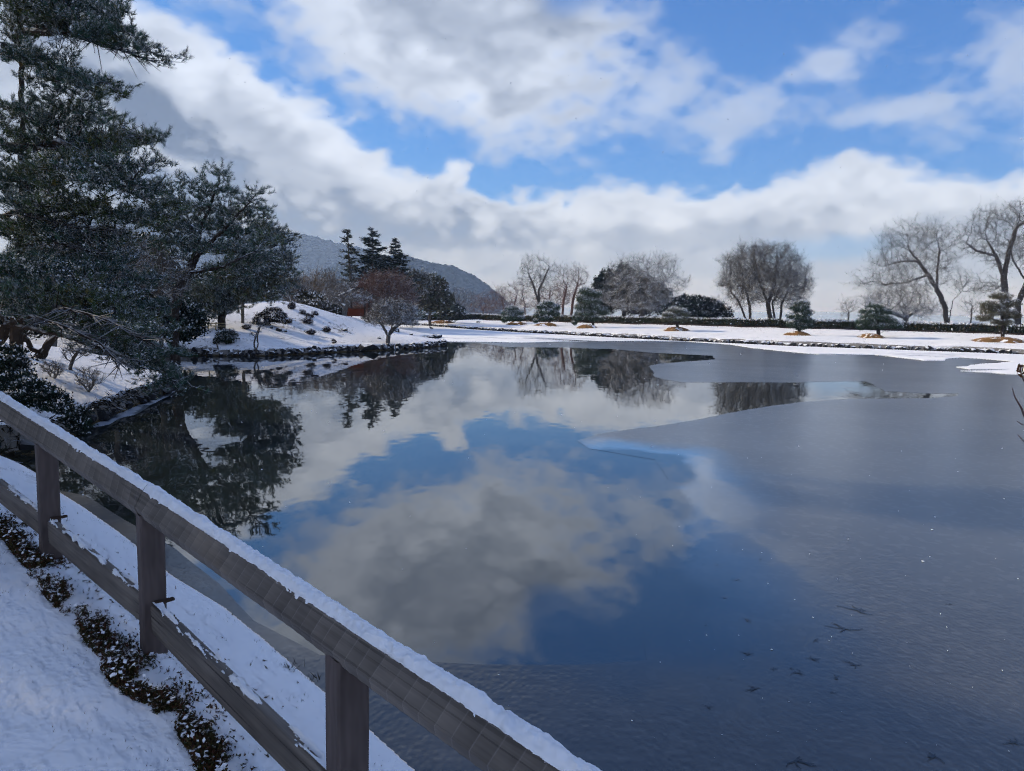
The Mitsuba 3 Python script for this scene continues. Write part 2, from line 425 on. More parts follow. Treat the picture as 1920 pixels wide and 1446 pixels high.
def grid_sheet(poly, z, rings):
    """The sheet cut into square cells so that roughness can vary over it."""
    parts_v, parts_f, n = [], [], 0
    minx, miny, maxx, maxy = poly.bounds
    ys = [miny, *[v for v in (-2, 0, 2, 3, 4, 5, 6, 7, 8, 9, 10, 11.5, 13, 15, 17, 20, 23, 27, 32, 38, 46, 56, 70) if miny < v < maxy], maxy]
    for y0, y1 in zip(ys[:-1], ys[1:]):
        w = max(0.8, (y1 - y0))
        for x0 in np.arange(minx, maxx, w):
            piece = poly.intersection(shapely.box(x0, y0, min(x0 + w, maxx), y1))
            for g in getattr(piece, 'geoms', [piece]):
                if g.geom_type == 'Polygon' and g.area > 1e-4:
                    a, b = trimesh.creation.triangulate_polygon(g, engine='earcut')
                    parts_v.append(a); parts_f.append(b + n); n += len(a)
    v = np.vstack(parts_v)
    return np.c_[v, np.full(len(v), z)], np.vstack(parts_f)


iv, iff = grid_sheet(ICE, 0.004, None)
structure('lake_ice', mikit.ply((iv, iff), 'ice', smooth=True), 'dull blue grey sheet of thin ice over the right half of the pond')

COVER = Polygon(flat([(838, 641), (900, 641.5), (978, 643), (1056, 641), (1147, 640), (1212, 640), (1290, 641), (1369, 646.5), (1400, 651.5), (1454, 658), (1535, 665), (1600, 665.5), (1644, 666), (1684, 671), (1720, 674.5),
                      (1733, 677), (1766, 677), (1774, 673), (1801, 671), (1850, 674), (1896, 678.6), (1833, 684), (1792, 689), (1823, 693.5), (1898, 693), (1850, 696), (1801, 696.5), (1860, 700), (1912, 703.5), (1990, 706),
                      (2100, 700)]) + [np.array(p) for p in ((50, 44), (70, 40), (62, 60), (30, 66), (0, 95), (-14, 112), (-40, 104), (-36, 70), (-10, 60), (-8, 51))]).buffer(0)
COVER = sheet(COVER.intersection(LAKE.buffer(0.2)), 0.3, 0, jag=0.1)
rng = np.random.default_rng(5)
for k in range(34):      # wind-swept slits of bare ice in the snow
    t = rng.random()
    c = on_z(860 + 560 * t + rng.normal(0, 25), 633 + 8 * t + rng.normal(0, 2.2), 0)[:2] if k < 26 else on_z(rng.uniform(1500, 1900), rng.uniform(658, 672), 0)[:2]
    e = shapely.affinity.scale(Point(c).buffer(1, 6), rng.uniform(0.8, 3.4), rng.uniform(0.12, 0.5))
    COVER = COVER.difference(shapely.affinity.rotate(e, -18 + rng.normal(0, 8)))
COVER = max(getattr(COVER, 'geoms', [COVER]), key=lambda g: g.area)
cm = trimesh.creation.extrude_polygon(COVER, 0.022, engine='earcut')
cm.apply_translation([0, 0, 0.007])
structure('snow_cover', mikit.ply(cm, 'snow_flat'), 'white snow lying on the ice along the far shore of the pond')


# ------------------------------------------------------------------ meshes of many pieces
def segments(p0, p1, r0, r1, sides=4):
    d = unit(p1 - p0)
    a = unit(np.cross(d, np.where(np.abs(d[:, 2:3]) < 0.9, [0, 0, 1.0], [1.0, 0, 0])))
    b = np.cross(d, a)
    ang = np.arange(sides) * 2 * np.pi / sides
    ring = np.cos(ang)[None, :, None] * a[:, None] + np.sin(ang)[None, :, None] * b[:, None]
    v = np.concatenate([p0[:, None] + ring * r0[:, None, None], p1[:, None] + ring * r1[:, None, None]], 1)
    k = np.arange(sides)
    f = np.vstack([np.stack([k, (k + 1) % sides, sides + (k + 1) % sides], 1), np.stack([k, sides + (k + 1) % sides, sides + k], 1)])
    n = len(p0)
    return v.reshape(-1, 3), (f[None] + (np.arange(n) * 2 * sides)[:, None, None]).reshape(-1, 3)


def tube(points, radii, sides=8):
    """A smooth closed limb along a bent path."""
    p, r = np.asarray(points, float), np.asarray(radii, float)
    t = unit(np.gradient(p, axis=0))
    a = np.cross(t, np.where(np.abs(t[:, 2:3]) < 0.9, [0, 0, 1.0], [1.0, 0, 0]))
    for k in range(1, len(a)):
        a[k] = a[k - 1] - t[k] * (a[k - 1] @ t[k])
    a = unit(a)
    b = np.cross(t, a)
    ang = np.arange(sides) * 2 * np.pi / sides
    v = p[:, None] + r[:, None, None] * (np.cos(ang)[None, :, None] * a[:, None] + np.sin(ang)[None, :, None] * b[:, None])
    n = len(p)
    i, j = np.meshgrid(np.arange(n - 1), np.arange(sides), indexing='ij')
    q = np.stack([i * sides + j, i * sides + (j + 1) % sides, (i + 1) * sides + (j + 1) % sides, (i + 1) * sides + j], -1).reshape(-1, 4)
    v = np.vstack([v.reshape(-1, 3), p[:1], p[-1:]])
    k = np.arange(sides)
    caps = np.vstack([np.stack([(k + 1) % sides, k, np.full(sides, n * sides)], 1), np.stack([(n - 1) * sides + k, (n - 1) * sides + (k + 1) % sides, np.full(sides, n * sides + 1)], 1)])
    return v, np.vstack([q[:, [0, 1, 2]], q[:, [0, 2, 3]], caps])


def join(meshes):
    vs, fs, cs, n = [], [], [], 0
    for m in meshes:
        vs.append(m[0]); fs.append(np.asarray(m[1]) + n); n += len(m[0])
        if len(m) > 2:
            cs.append(m[2])
    return (np.vstack(vs), np.vstack(fs), np.vstack(cs)) if cs else (np.vstack(vs), np.vstack(fs))


def triangles(base, tip, side):
    v = np.stack([base - side, base + side, tip], 1).reshape(-1, 3)
    return v, np.arange(len(v)).reshape(-1, 3)


def needles(pos, axis, k, length, width, spread, cols, rng, frost=0.0):
    """k needles round each tuft."""
    n = len(pos)
    ax = np.repeat(unit(axis), k, 0)
    d = unit(ax + spread * unit(rng.normal(size=(n * k, 3))))
    base = np.repeat(pos, k, 0) + ax * rng.uniform(-0.5, 0.25, (n * k, 1)) * length
    side = unit(np.cross(d, rng.normal(size=(n * k, 3)))) * width * 0.5
    v, f = triangles(base, base + d * length * rng.uniform(0.7, 1.15, (n * k, 1)), side)
    c = np.repeat(cols, k, 0) * rng.uniform(0.75, 1.3, (n * k, 1))
    if frost:      # snow that clings along the upper needles
        white = (d[:, 2] > 0.05) & (rng.random(n * k) < frost * 2 * np.repeat(rng.random(n), k))
        c[white] = np.array([0.42, 0.46, 0.48]) * rng.uniform(0.6, 1.3, (white.sum(), 1))
    return v, f, np.repeat(c, 3, 0)


def cards(pos, normal, length, width, cols, rng):
    """One small pointed leaf of two triangles at each place."""
    n = len(pos)
    nn = unit(normal)
    u = unit(np.cross(nn, rng.normal(size=(n, 3))))
    w = np.cross(nn, u)
    L, W = (np.broadcast_to(x, (n,))[:, None] for x in (length, width))
    v = np.stack([pos - u * L / 2, pos + w * W / 2, pos + u * L / 2, pos - w * W / 2], 1).reshape(-1, 3)
    f = (np.array([[0, 1, 2], [0, 2, 3]])[None] + (np.arange(n) * 4)[:, None, None]).reshape(-1, 3)
    return v, f, np.repeat(cols, 4, 0)


def leafy(m):
    return mikit.ply((m[0], m[1]), 'leaf', color=np.clip(m[2], 0, 1))


def shade_cols(n, base, rng, spread=0.3, tint=0.12):
    return np.asarray(base) * rng.uniform(1 - spread, 1 + spread, (n, 1)) * rng.uniform(1 - tint, 1 + tint, (n, 3))


# ------------------------------------------------------------------ growing trees
def in_ellipsoids(blobs, n, rng, shell=0.0):
    """Random points in a union of ellipsoids given as (centre, radii)."""
    vol = np.array([np.prod(r) ** 0.8 for _, r in blobs])
    pick = rng.choice(len(blobs), n, p=vol / vol.sum())
    u = unit(rng.normal(size=(n, 3))) * (rng.random((n, 1)) ** (1 / 3) * (1 - shell) + shell)
    return np.array([b[0] for b in blobs])[pick] + u * np.array([b[1] for b in blobs])[pick]


def px_blobs(Y, blobs, deep=1.0):
    out = []
    for b in blobs:
        cx, cy, rx, ry = b[:4]
        y = Y + (b[4] if len(b) > 4 else 0)
        out.append((at(cx, cy, y), np.array([size(rx, y), size(rx, y) * deep, size(ry, y)])))
    return out


def grow(attr, stems, step, kill, rng, trop=(0, 0, 0.1), jitter=0.25, most=260):
    """Space colonisation: stems are polylines to start from; returns nodes, parents."""
    pts, par = [], []
    for s in stems:
        s = np.asarray(s, float)
        dense = [s[0]]
        for a, b in zip(s[:-1], s[1:]):
            m = max(1, int(round(np.linalg.norm(b - a) / step)))
            dense += [a + (b - a) * (i + 1) / m for i in range(m)]
        at_ = -1
        if pts and s.shape[0] > 1:
            d = np.linalg.norm(np.array(pts) - dense[0], axis=1)
            at_ = int(np.argmin(d)) if d.min() < step * 0.6 else -1
        for i, q in enumerate(dense):
            if i == 0 and at_ >= 0:
                last = at_
                continue
            wob = rng.normal(size=3) * step * 0.07 if 0 < i else 0
            pts.append(q + wob); par.append(last if (i > 0 or at_ >= 0) else -1); last = len(pts) - 1
    pts, par = np.array(pts), np.array(par)
    alive = attr.copy()
    trop = np.asarray(trop, float)
    for it in range(most):
        if not len(alive):
            break
        d, i = cKDTree(pts).query(alive)
        acc = np.zeros_like(pts)
        np.add.at(acc, i, unit(alive - pts[i]))
        idx = np.unique(i)
        new = pts[idx] + step * unit(unit(acc[idx]) + trop + jitter * rng.normal(size=(len(idx), 3)))
        keep = cKDTree(pts).query(new)[0] > step * 0.35
        if not keep.any():
            break
        pts, par = np.vstack([pts, new[keep]]), np.concatenate([par, idx[keep]])
        alive = alive[cKDTree(pts).query(alive)[0] > kill]
    return pts, par


def thickness(par, tip, base, power=2.0):
    r = np.zeros(len(par))
    for i in range(len(par) - 1, -1, -1):
        r[i] = tip if r[i] == 0 else r[i] ** (1 / power)
        if par[i] >= 0:
            r[par[i]] += r[i] ** power
    top = r[par < 0].max()
    return tip + (r - tip) * max((base - tip) / max(top - tip, 1e-6), 0.05)


def wood_split(pts, par, r, limit, sides=(6, 3)):
    """(trunk and limbs, branches) as meshes."""
    k = np.nonzero(par >= 0)[0]
    p0, p1, r1 = pts[par[k]], pts[k], r[k]
    r0 = np.minimum(r[par[k]], r1 * 1.5)
    p1 = p1 + (p1 - p0) * 0.04
    big = r1 > limit
    big[0] = True
    out = []
    for m, s in ((big, sides[0]), (~big, sides[1])):
        out.append(segments(p0[m], p1[m], r0[m], r1[m], s) if m.any() else None)
    return out


def twigs(pts, par, r, limit, k, length, thick, rng, up=0.22, **_):
    """Fine sprays off every thin branch: a bent shoot with side twigs of its own."""
    i = np.nonzero((par >= 0) & (r < limit))[0]
    i = np.repeat(i, k)
    d0 = unit(pts[i] - pts[par[i]])
    d1 = unit(d0 + 0.62 * rng.normal(size=d0.shape) + [0, 0, up])
    d2 = unit(d1 + 0.30 * rng.normal(size=d0.shape) + [0, 0, up])
    L = length * rng.uniform(0.5, 1.2, (len(i), 1))
    s = pts[par[i]] + (pts[i] - pts[par[i]]) * rng.random((len(i), 1))
    m = s + d1 * L * 0.5
    e = m + d2 * L * 0.5
    t = np.full(len(i), thick)
    out = [segments(s, m, t * 1.25, t, 3), segments(m, e, t, t * 0.55, 3)]
    j = np.repeat(np.arange(len(i)), 3)
    u = rng.random((len(j), 1))
    o = np.where(u < 0.4, s[j] + (m[j] - s[j]) * (0.3 + u * 1.7), m[j] + (e[j] - m[j]) * (u - 0.4) / 0.6)
    d3 = unit(d2[j] + 0.75 * rng.normal(size=(len(j), 3)) + [0, 0, up])
    f = o + d3 * L[j] * rng.uniform(0.25, 0.55, (len(j), 1))
    out.append(segments(o, f, t[j] * 0.75, t[j] * 0.45, 3))
    return join(out), e, d2


def bare_tree(label, Y, stems, blobs, n, base_r, step=0.3, kill=0.5, tip=0.013, tw=(3, 0.55, 0.009), material='bark_grey', seed=1, trop=(0, 0, 0.12), name='bare_tree', category='tree', group=None, deep=0.9, twig_name='twigs', snow=0.0):
    rng = np.random.default_rng(seed)
    attr = in_ellipsoids(px_blobs(Y, blobs, deep), n, rng, 0.15)
    pts, par = grow(attr, stems, step, kill, rng, trop)
    r = thickness(par, tip, base_r)
    big, small = wood_split(pts, par, r, base_r * 0.22)
    t = thing(name, label, category, group)
    part(t, 'trunk', mikit.ply(big, material, smooth=40))
    fine, _, _ = twigs(pts, par, r, tip * 2.6, tw[0], tw[1], tw[2], rng, tw[3] if len(tw) > 3 else 0.16)
    if small is not None:
        part(t, 'branch', mikit.ply(small, material), kind='stuff')
    part(t, twig_name, mikit.ply(fine, material), kind='stuff')
    if snow:
        hi = pts[(par >= 0) & (r < tip * 3)]
        k = hi[rng.random(len(hi)) < snow]
        k = np.repeat(k, 4, 0) + rng.normal(size=(len(k) * 4, 3)) * step * [0.6, 0.6, 0.25] + [0, 0, tip]
        part(t, 'snow', leafy(cards(k, rng.normal(size=k.shape) * 0.45 + [0, 0, 1], step * 0.62, step * 0.30, np.tile(SNOW, (len(k), 1)), rng)), kind='stuff')
    return t, pts, par, r


PINE_GREEN = (0.052, 0.088, 0.058)


def pine(label, Y, stems, blobs, n, base_r, step=0.22, kill=0.34, tuft=(4, 12, 0.12, 0.012), seed=1, trop=(0, 0, 0.10), name='pine_tree', snow=0.6, green=PINE_GREEN, deep=0.8, group=None, category='pine tree', snow_size=0.034, spread=0.85, shoots=(4, 0.45, 0.006), lift=0.1, frost=0.27, flat=1.0, limbs=()):
    rng = np.random.default_rng(seed)
    attr = in_ellipsoids([(c, rad * [1, 1, flat]) for c, rad in px_blobs(Y, blobs, deep)], n, rng, 0.0)
    pts, par = grow(attr, stems, step, kill, rng, trop)
    r = thickness(par, 0.007, base_r)
    big, small = wood_split(pts, par, r, base_r * 0.2)
    t = thing(name, label, category, group)
    part(t, 'trunk', mikit.ply(big, 'bark_pine', smooth=40))
    part(t, 'branch', mikit.ply(small, 'bark_pine'), kind='stuff')
    i = np.nonzero((par >= 0) & (r < 0.03))[0]
    i = np.repeat(i, shoots[0])
    d = unit(pts[i] - pts[par[i]])
    flat_ = rng.normal(size=d.shape) * [1, 1, 0.28]
    d1 = unit(d * 0.7 + unit(flat_) * 1.0 + [0, 0, lift])
    L = shoots[1] * rng.uniform(0.45, 1.15, (len(i), 1))
    o = pts[par[i]] + (pts[i] - pts[par[i]]) * rng.random((len(i), 1))
    mid = o + d1 * L * 0.55
    d2 = unit(d1 + [0, 0, 0.35 + lift] + 0.2 * rng.normal(size=d.shape))
    end = mid + d2 * L * 0.45
    th = np.full(len(i), shoots[2])
    part(t, 'shoots', mikit.ply(join([segments(o, mid, th, th * 0.8, 3), segments(mid, end, th * 0.8, th * 0.5, 3)]), 'bark_pine'), kind='stuff')
    k = tuft[0]
    i = np.repeat(np.arange(len(i)), k)
    u = 0.25 + 0.75 * ((np.tile(np.arange(k), len(o)) + rng.random(len(i))) / k)[:, None]
    pos = np.where(u < 0.55, o[i] + (mid[i] - o[i]) * u / 0.55, mid[i] + (end[i] - mid[i]) * (u - 0.55) / 0.45) + rng.normal(size=(len(i), 3)) * tuft[2] * 0.18
    axis = unit(d2[i] * 0.9 + [0, 0, 0.45] + 0.35 * rng.normal(size=(len(i), 3)))
    hue = meshkit.fbm(o * 0.8, 3, seed)[:, None]      # bluer and more olive boughs
    cols = (shade_cols(len(o), green, rng, 0.35) * (0.55 + 0.9 * hue) * np.where(hue > 0.52, [1.15, 1.0, 0.7], [0.85, 1.0, 1.12]))[i] * rng.uniform(0.8, 1.25, (len(i), 1))
    dry = rng.random(len(i)) < 0.05
    cols[dry] = cols[dry] * [2.2, 1.3, 0.8]
    part(t, 'foliage', leafy(needles(pos, axis, tuft[1], tuft[2], tuft[3], spread, cols, rng, frost)))
    for lp, r0 in limbs:
        q = [np.asarray(c, float) for c in lp]
        tt = np.linspace(0, len(q) - 1, 6 * len(q))
        path = np.stack([np.interp(tt, np.arange(len(q)), [c[k] for c in q]) for k in range(3)], -1)
        path[1:-1] = (path[:-2] + path[1:-1] * 2 + path[2:]) / 4
        path += 0.12 * (meshkit.fbm(np.stack([tt * 1.3, tt * 0 + r0 * 100, tt * 0], -1)[:, None] + np.arange(3)[None, :, None] * 5.0, 3, seed) - 0.5)
        part(t, 'limb', mikit.ply(tube(path, np.linspace(r0, r0 * 0.22, len(path)), 7), 'bark_limb', smooth=True))
        tips, tpar = [path[0]], [-1]
        for c in path[1:]:
            tips.append(c); tpar.append(len(tips) - 2)
        j = np.arange(len(path) // 4, len(path))
        j = np.repeat(j, 4)
        dd = unit(np.gradient(path, axis=0))[j]
        e1 = path[j] + unit(dd * 0.8 + rng.normal(size=dd.shape) * [0.8, 0.8, 0.3]) * rng.uniform(0.25, 0.7, (len(j), 1)) * (shoots[1] / 0.4)
        part(t, 'side_branch', mikit.ply(segments(path[j], e1, np.full(len(j), 0.012), np.full(len(j), 0.004), 4), 'bark_limb'), kind='stuff')
    lay = rng.random(len(i)) < snow * 2.6 * sstep(0.46, 0.62, meshkit.fbm(pos * [1.1, 1.1, 2.2], 3, seed + 5))      # snow lies in drifts along some boughs
    sp = np.repeat(pos[lay] + axis[lay] * tuft[2] * 0.45, 3, 0)
    sp = sp + rng.normal(size=sp.shape) * tuft[2] * 0.35
    s = snow_size * rng.uniform(0.5, 1.4, len(sp))
    m = cards(sp, np.array([0, 0, 1.0]) + 0.75 * rng.normal(size=sp.shape), s * 1.5, s, np.tile(SNOW, (len(sp), 1)) * rng.uniform(0.8, 1.0, (len(sp), 1)), rng)
    part(t, 'snow', leafy(m))
    return t


# ------------------------------------------------------------------ hills and plain
def hill(Y, ridge, depth, cell, bump, seed):
    px, py = np.array(ridge, float).T
    xs = np.arange(at(px[0], py[0], Y)[0], at(px[-1], py[-1], Y)[0], cell)
    tops = np.array([at(a, b, Y) for a, b in ridge])
    top = np.interp(xs, tops[:, 0], tops[:, 2])
    ys = np.arange(-depth, depth * 0.5, cell * 1.3)
    X, D = np.meshgrid(xs, ys, indexing='ij')
    p = np.stack([X, D, 0 * X], -1)
    gully = meshkit.fbm(p / 170, 3, seed) - 0.5
    base = -80.0
    prof = np.exp(-((np.where(D < 0, D, D * 1.6)) / (depth * 0.52)) ** 2)
    Z = base + (top[:, None] - base) * prof * (1 + 0.35 * gully * (1 - prof))
    rng = np.random.default_rng(seed)
    crowns = rng.uniform([xs[0], ys[0]], [xs[-1], ys[-1]], (int(X.size * 0.11), 2))
    d, i = cKDTree(crowns).query(np.stack([X.ravel(), D.ravel()], -1))
    h = rng.uniform(0.45, 1.15, len(crowns))[i].reshape(X.shape)
    Z += bump * h * np.maximum(0, 1 - (d.reshape(X.shape) / (cell * 2.3)) ** 1.5)
    n, m = X.shape
    i, j = np.meshgrid(np.arange(n - 1), np.arange(m - 1), indexing='ij')
    q = np.stack([i * m + j, (i + 1) * m + j, (i + 1) * m + j + 1, i * m + j + 1], -1).reshape(-1, 4)
    return np.stack([X, Y + D, Z], -1).reshape(-1, 3), q


structure('hill', mikit.ply(hill(1500, [(560, 545), (620, 505), (690, 486), (745, 482), (765, 483), (815, 497), (852, 502), (890, 520), (912, 536), (935, 553), (965, 580), (990, 600)], 420, 3.6, 5.0, 3), 'forest', smooth=True),
          'wooded hill sloping down to the right behind the conifers')
structure('mountain', mikit.ply(hill(2700, [(150, 400), (300, 415), (450, 430), (545, 440), (575, 443), (605, 449), (632, 457), (700, 474), (760, 500), (820, 545), (850, 590)], 700, 6.0, 9, 4), 'forest', smooth=True),
          'higher forested mountain fading into snowy haze at left')


def ridge_far():
    rng = np.random.default_rng(8)
    a = np.radians(np.linspace(-4, 60, 500))
    h = 55 + 70 * meshkit.fbm(np.stack([a * 14, a * 0, a * 0], -1), 4, 2) * sstep(math.radians(-4), math.radians(4), a)
    rows = []
    for R, k in ((11500, 0.0), (12600, 0.5), (14000, 1.0), (16500, 0.2)):
        z = -75 + (h + 75 - 40) * k
        rows.append(np.stack([R * np.sin(a), R * np.cos(a), z], -1))
    v = np.stack(rows, 1)
    n, m = v.shape[:2]
    i, j = np.meshgrid(np.arange(n - 1), np.arange(m - 1), indexing='ij')
    q = np.stack([i * m + j, (i + 1) * m + j, (i + 1) * m + j + 1, i * m + j + 1], -1).reshape(-1, 4)
    return v.reshape(-1, 3), q


structure('far_hills', mikit.ply(ridge_far(), 'forest', smooth=True), 'low blue hills along the horizon beyond the city')


def city():
    rng = np.random.default_rng(12)
    n = 2600
    Y = rng.uniform(3200, 10500, n)
    x = Y * np.tan(np.radians(rng.uniform(6, 39, n)))
    w, d, h = rng.uniform(14, 60, n), rng.uniform(14, 50, n), rng.gamma(2.0, 7, n) + 6
    c = np.array([[a, b, e] for a in (-1, 1) for b in (-1, 1) for e in (0, 1)], float)
    v = c[None] * np.stack([w / 2, d / 2, h], -1)[:, None] + np.stack([x, Y, np.full(n, -77.0)], -1)[:, None]
    q = np.array([[0, 1, 5, 4], [4, 5, 7, 6], [6, 7, 3, 2], [2, 3, 1, 0], [1, 3, 7, 5]])
    f = (q[None] + (np.arange(n) * 8)[:, None, None]).reshape(-1, 4)
    col = np.where(rng.random((n, 1)) < 0.6, 0.72, 0.3) * rng.uniform(0.6, 1.1, (n, 1)) * np.array([[0.98, 1, 1.02]])
    return v.reshape(-1, 3), np.vstack([f[:, [0, 1, 2]], f[:, [0, 2, 3]]]), np.repeat(col, 8, 0)


structure('city', leafy(city()), 'far pale city buildings on the plain below the garden', 'stuff')

# ------------------------------------------------------------------ stone edging, wall and hedge
ROCKS = []
for k in range(6):
    rng = np.random.default_rng(100 + k)
    p = unit(rng.normal(size=(16, 3))) * rng.uniform(0.8, 1.05, (16, 1)) * [0.5, 0.42, 0.36]
    h = ConvexHull(p)
    m = trimesh.Trimesh(p, h.simplices)
    m.fix_normals()
    ROCKS.append(m)
ROCK_SHAPES = [mikit.ply(m, 'rock_face' if k % 3 else 'rock_bare') for k, m in enumerate(ROCKS)]


def along(path, step, rng, jitter=0.3):
    p = np.asarray(path, float)
    s = np.r_[0, np.cumsum(np.linalg.norm(np.diff(p, axis=0), axis=1))]
    t = []
    u = 0.0
    while u < s[-1]:
        t.append(u); u += step * rng.uniform(1 - jitter, 1 + jitter)
    t = np.array(t)
    return np.stack([np.interp(t, s, p[:, k]) for k in range(2)], -1)


rng = np.random.default_rng(77)
edging = thing('stone_edging', 'dark snow flecked stones lining the water along the snowy mound', 'stone edging')
TIP = SHORE[[i for i, q in enumerate(SHORE.tolist()) if q == [-15, 34.9]][0]:][:10]
for row, step, dz in ((0, 0.30, 0.10), (1, 0.42, 0.24)):
    for q in along(TIP, step, rng):
        s = rng.uniform(0.26, 0.46)
        out = rng.normal(0, 0.04, 2) + np.array([-0.05, 0.06]) * row
        part(edging, 'stone', {**ROCK_SHAPES[rng.integers(6)], 'to_world': T().translate([q[0] + out[0], q[1] + out[1], dz + rng.normal(0, 0.025)]).rotate([0, 0, 1], rng.uniform(0, 360)).rotate([1, 0, 0], rng.uniform(-20, 20)).scale([s, s, s * rng.uniform(0.8, 1.15)])})
big = on_z(692, 655, 0.12)
part(edging, 'stone', {**ROCK_SHAPES[1], 'to_world': T().translate([big[0], big[1] - 0.1, 0.18]).scale([1.25, 0.8, 0.95])}, 'largest rounded stone of the edging')


def stone_run(path, step, size_, z, rng, rows=1):
    out = []
    for r in range(rows):
        for q in along(path, step, rng):
            m = ROCKS[rng.integers(6)]
            a = rng.uniform(0, 6.28)
            R = np.array([[math.cos(a), -math.sin(a), 0], [math.sin(a), math.cos(a), 0], [0, 0, 1]])
            s = size_ * rng.uniform(0.7, 1.3)
            out.append((m.vertices @ R.T * [s, s, s * 0.9] + [q[0] + rng.normal(0, 0.05), q[1] + rng.normal(0, 0.05), z + r * size_ * 0.5 + rng.normal(0, 0.03)], m.faces))
    return join(out)


i0 = [i for i, q in enumerate(SHORE.tolist()) if q == [-11.9, 101.4]][0]
wall = thing('low_stone_wall', 'long low dark stone wall holding the far bank above the ice', 'stone wall')
part(wall, 'stones', mikit.ply(stone_run(SHORE[i0 - 1:i0 + 9], 0.42, 0.62, 0.14, rng), 'rock_face'), kind='stuff')
point = thing('stone_edging', 'short dark stone point reaching onto the ice behind the mound', 'stone edging')
part(point, 'stones', mikit.ply(stone_run(SHORE[[i for i, q in enumerate(SHORE.tolist()) if q == [-7.0, 57]][0]:][:4], 0.4, 0.6, 0.14, rng), 'rock_face'), kind='stuff')
def shore_grass():
    rng = np.random.default_rng(88)
    path = SHORE[12:25]
    c = along(path, 0.0045, rng)
    out = shore_out(c)
    top = np.clip(ground_z(*(c + out * 0.15).T), 0.2, 1.0)
    z = top * rng.uniform(0.06, 1.03, len(c))
    q = np.c_[c + out * rng.uniform(-0.05, 0.16, (len(c), 1)), z]
    b = unit(rng.normal(size=(len(c), 3)) * 0.6 - np.c_[out * 0.7, np.full(len(c), 0.15)])
    L = rng.uniform(0.08, 0.28, (len(c), 1))
    cols = shade_cols(len(c), (0.020, 0.019, 0.014), rng, 0.5)
    cols[rng.random(len(c)) < 0.05] = (0.4, 0.42, 0.46)
    v, f = triangles(q, q + b * L, unit(np.cross(b, rng.normal(size=b.shape))) * 0.014)
    return v, f, np.repeat(cols, 3, 0)


def shore_out(c):
    e = 0.2
    g = np.stack([shore_distance(c[:, 0] + e, c[:, 1]) - shore_distance(c[:, 0] - e, c[:, 1]), shore_distance(c[:, 0], c[:, 1] + e) - shore_distance(c[:, 0], c[:, 1] - e)], -1)
    return unit(g)


structure('shore_grass', leafy(shore_grass()), 'dark wet grass hanging over the edge of the near left bank', 'stuff')
# stones under the near left bank
leftedge = thing('stone_edging', 'dark overgrown stones under the near bank at left', 'stone edging')
part(leftedge, 'stones', mikit.ply(stone_run(SHORE[15:24], 0.3, 0.4, 0.10, rng), 'rock_bare'), kind='stuff')

HEDGE = np.array([stand(*p)[:2] for p in ((786, 602.5), (800, 600), (900, 599.5), (980, 602), (1100, 605), (1250, 609), (1400, 613), (1550, 616.5), (1700, 620), (1920, 628), (2100, 633))])
HEDGE = np.vstack([[[-22, 112]], HEDGE[1:], [[70, 62]]])


def hedge_mesh():
    rng = np.random.default_rng(21)
    c = along(HEDGE, 0.30, rng, 0.0)
    d = unit(np.gradient(c, axis=0))
    nrm = np.stack([-d[:, 1], d[:, 0]], -1)
    z = ground_z(c[:, 0], c[:, 1])
    top = 0.86 * (1 + 0.05 * (meshkit.fbm(np.c_[c * 0.35, c[:, 0] * 0], 3, 1) - 0.5) * 2)
    prof = [(-0.42, 0.05), (-0.46, 0.45), (-0.38, 0.97), (0.38, 0.97), (0.46, 0.45), (0.42, 0.05)]
    v = np.stack([np.c_[c + nrm * a, z + top * b - 0.05] for a, b in prof], 1)
    n, m = v.shape[:2]
    i, j = np.meshgrid(np.arange(n - 1), np.arange(m - 1), indexing='ij')
    q = np.stack([i * m + j, (i + 1) * m + j, (i + 1) * m + j + 1, i * m + j + 1], -1).reshape(-1, 4)
    core = (v.reshape(-1, 3), q)
    k = rng.integers(0, n, 26000)
    u = rng.uniform(0, 2.75, len(k))
    a = np.where(u < 0.95, -0.48, np.where(u < 1.8, -0.48 + 0.96 * (u - 0.95) / 0.85, 0.48))
    b = np.where(u < 0.95, u / 0.95, np.where(u < 1.8, 1.0, (2.75 - u) / 0.95))
    pos = np.c_[c[k] + nrm[k] * a[:, None], z[k] + top[k] * b] + rng.normal(0, 0.05, (len(k), 3))
    cols = shade_cols(len(k), (0.030, 0.038, 0.020), rng, 0.5)
    snowy = (b > 0.93) & (rng.random(len(k)) < 0.62) | (rng.random(len(k)) < 0.03)
    cols[snowy] = SNOW
    brown = rng.random(len(k)) < 0.15
    cols[brown & ~snowy] = (0.09, 0.06, 0.03)
    return core, cards(pos, rng.normal(size=pos.shape) + np.c_[nrm[k] * a[:, None] * 2, b > 0.9], 0.2, 0.14, cols, rng), (c, nrm, z)


mat('hedge_core', two({'type': 'diffuse', 'reflectance': {'type': 'rgb', 'value': (0.018, 0.02, 0.012)}}))
core, leaves, (hc, hn, hz) = hedge_mesh()
h = thing('hedge', 'long clipped dark hedge along the top of the far bank', 'hedge')
part(h, 'core', mikit.ply(core, 'hedge_core'))
part(h, 'leaves', leafy(leaves))
fx, fy = hc[:, 0] - hn[:, 0] * 0.62, hc[:, 1] - hn[:, 1] * 0.62
fz = ground_z(fx, fy)
rail_ = tube(np.stack([fx, fy, fz + 0.10], -1), np.full(len(fx), 0.05), 5)
part(h, 'foot_rail', mikit.ply(rail_, 'dark_wood'), 'dark low rail along the foot of the hedge')

# ------------------------------------------------------------------ wooden fence
fence = thing('wooden_fence', 'weathered wooden fence with snow topped rail in the foreground', 'fence')


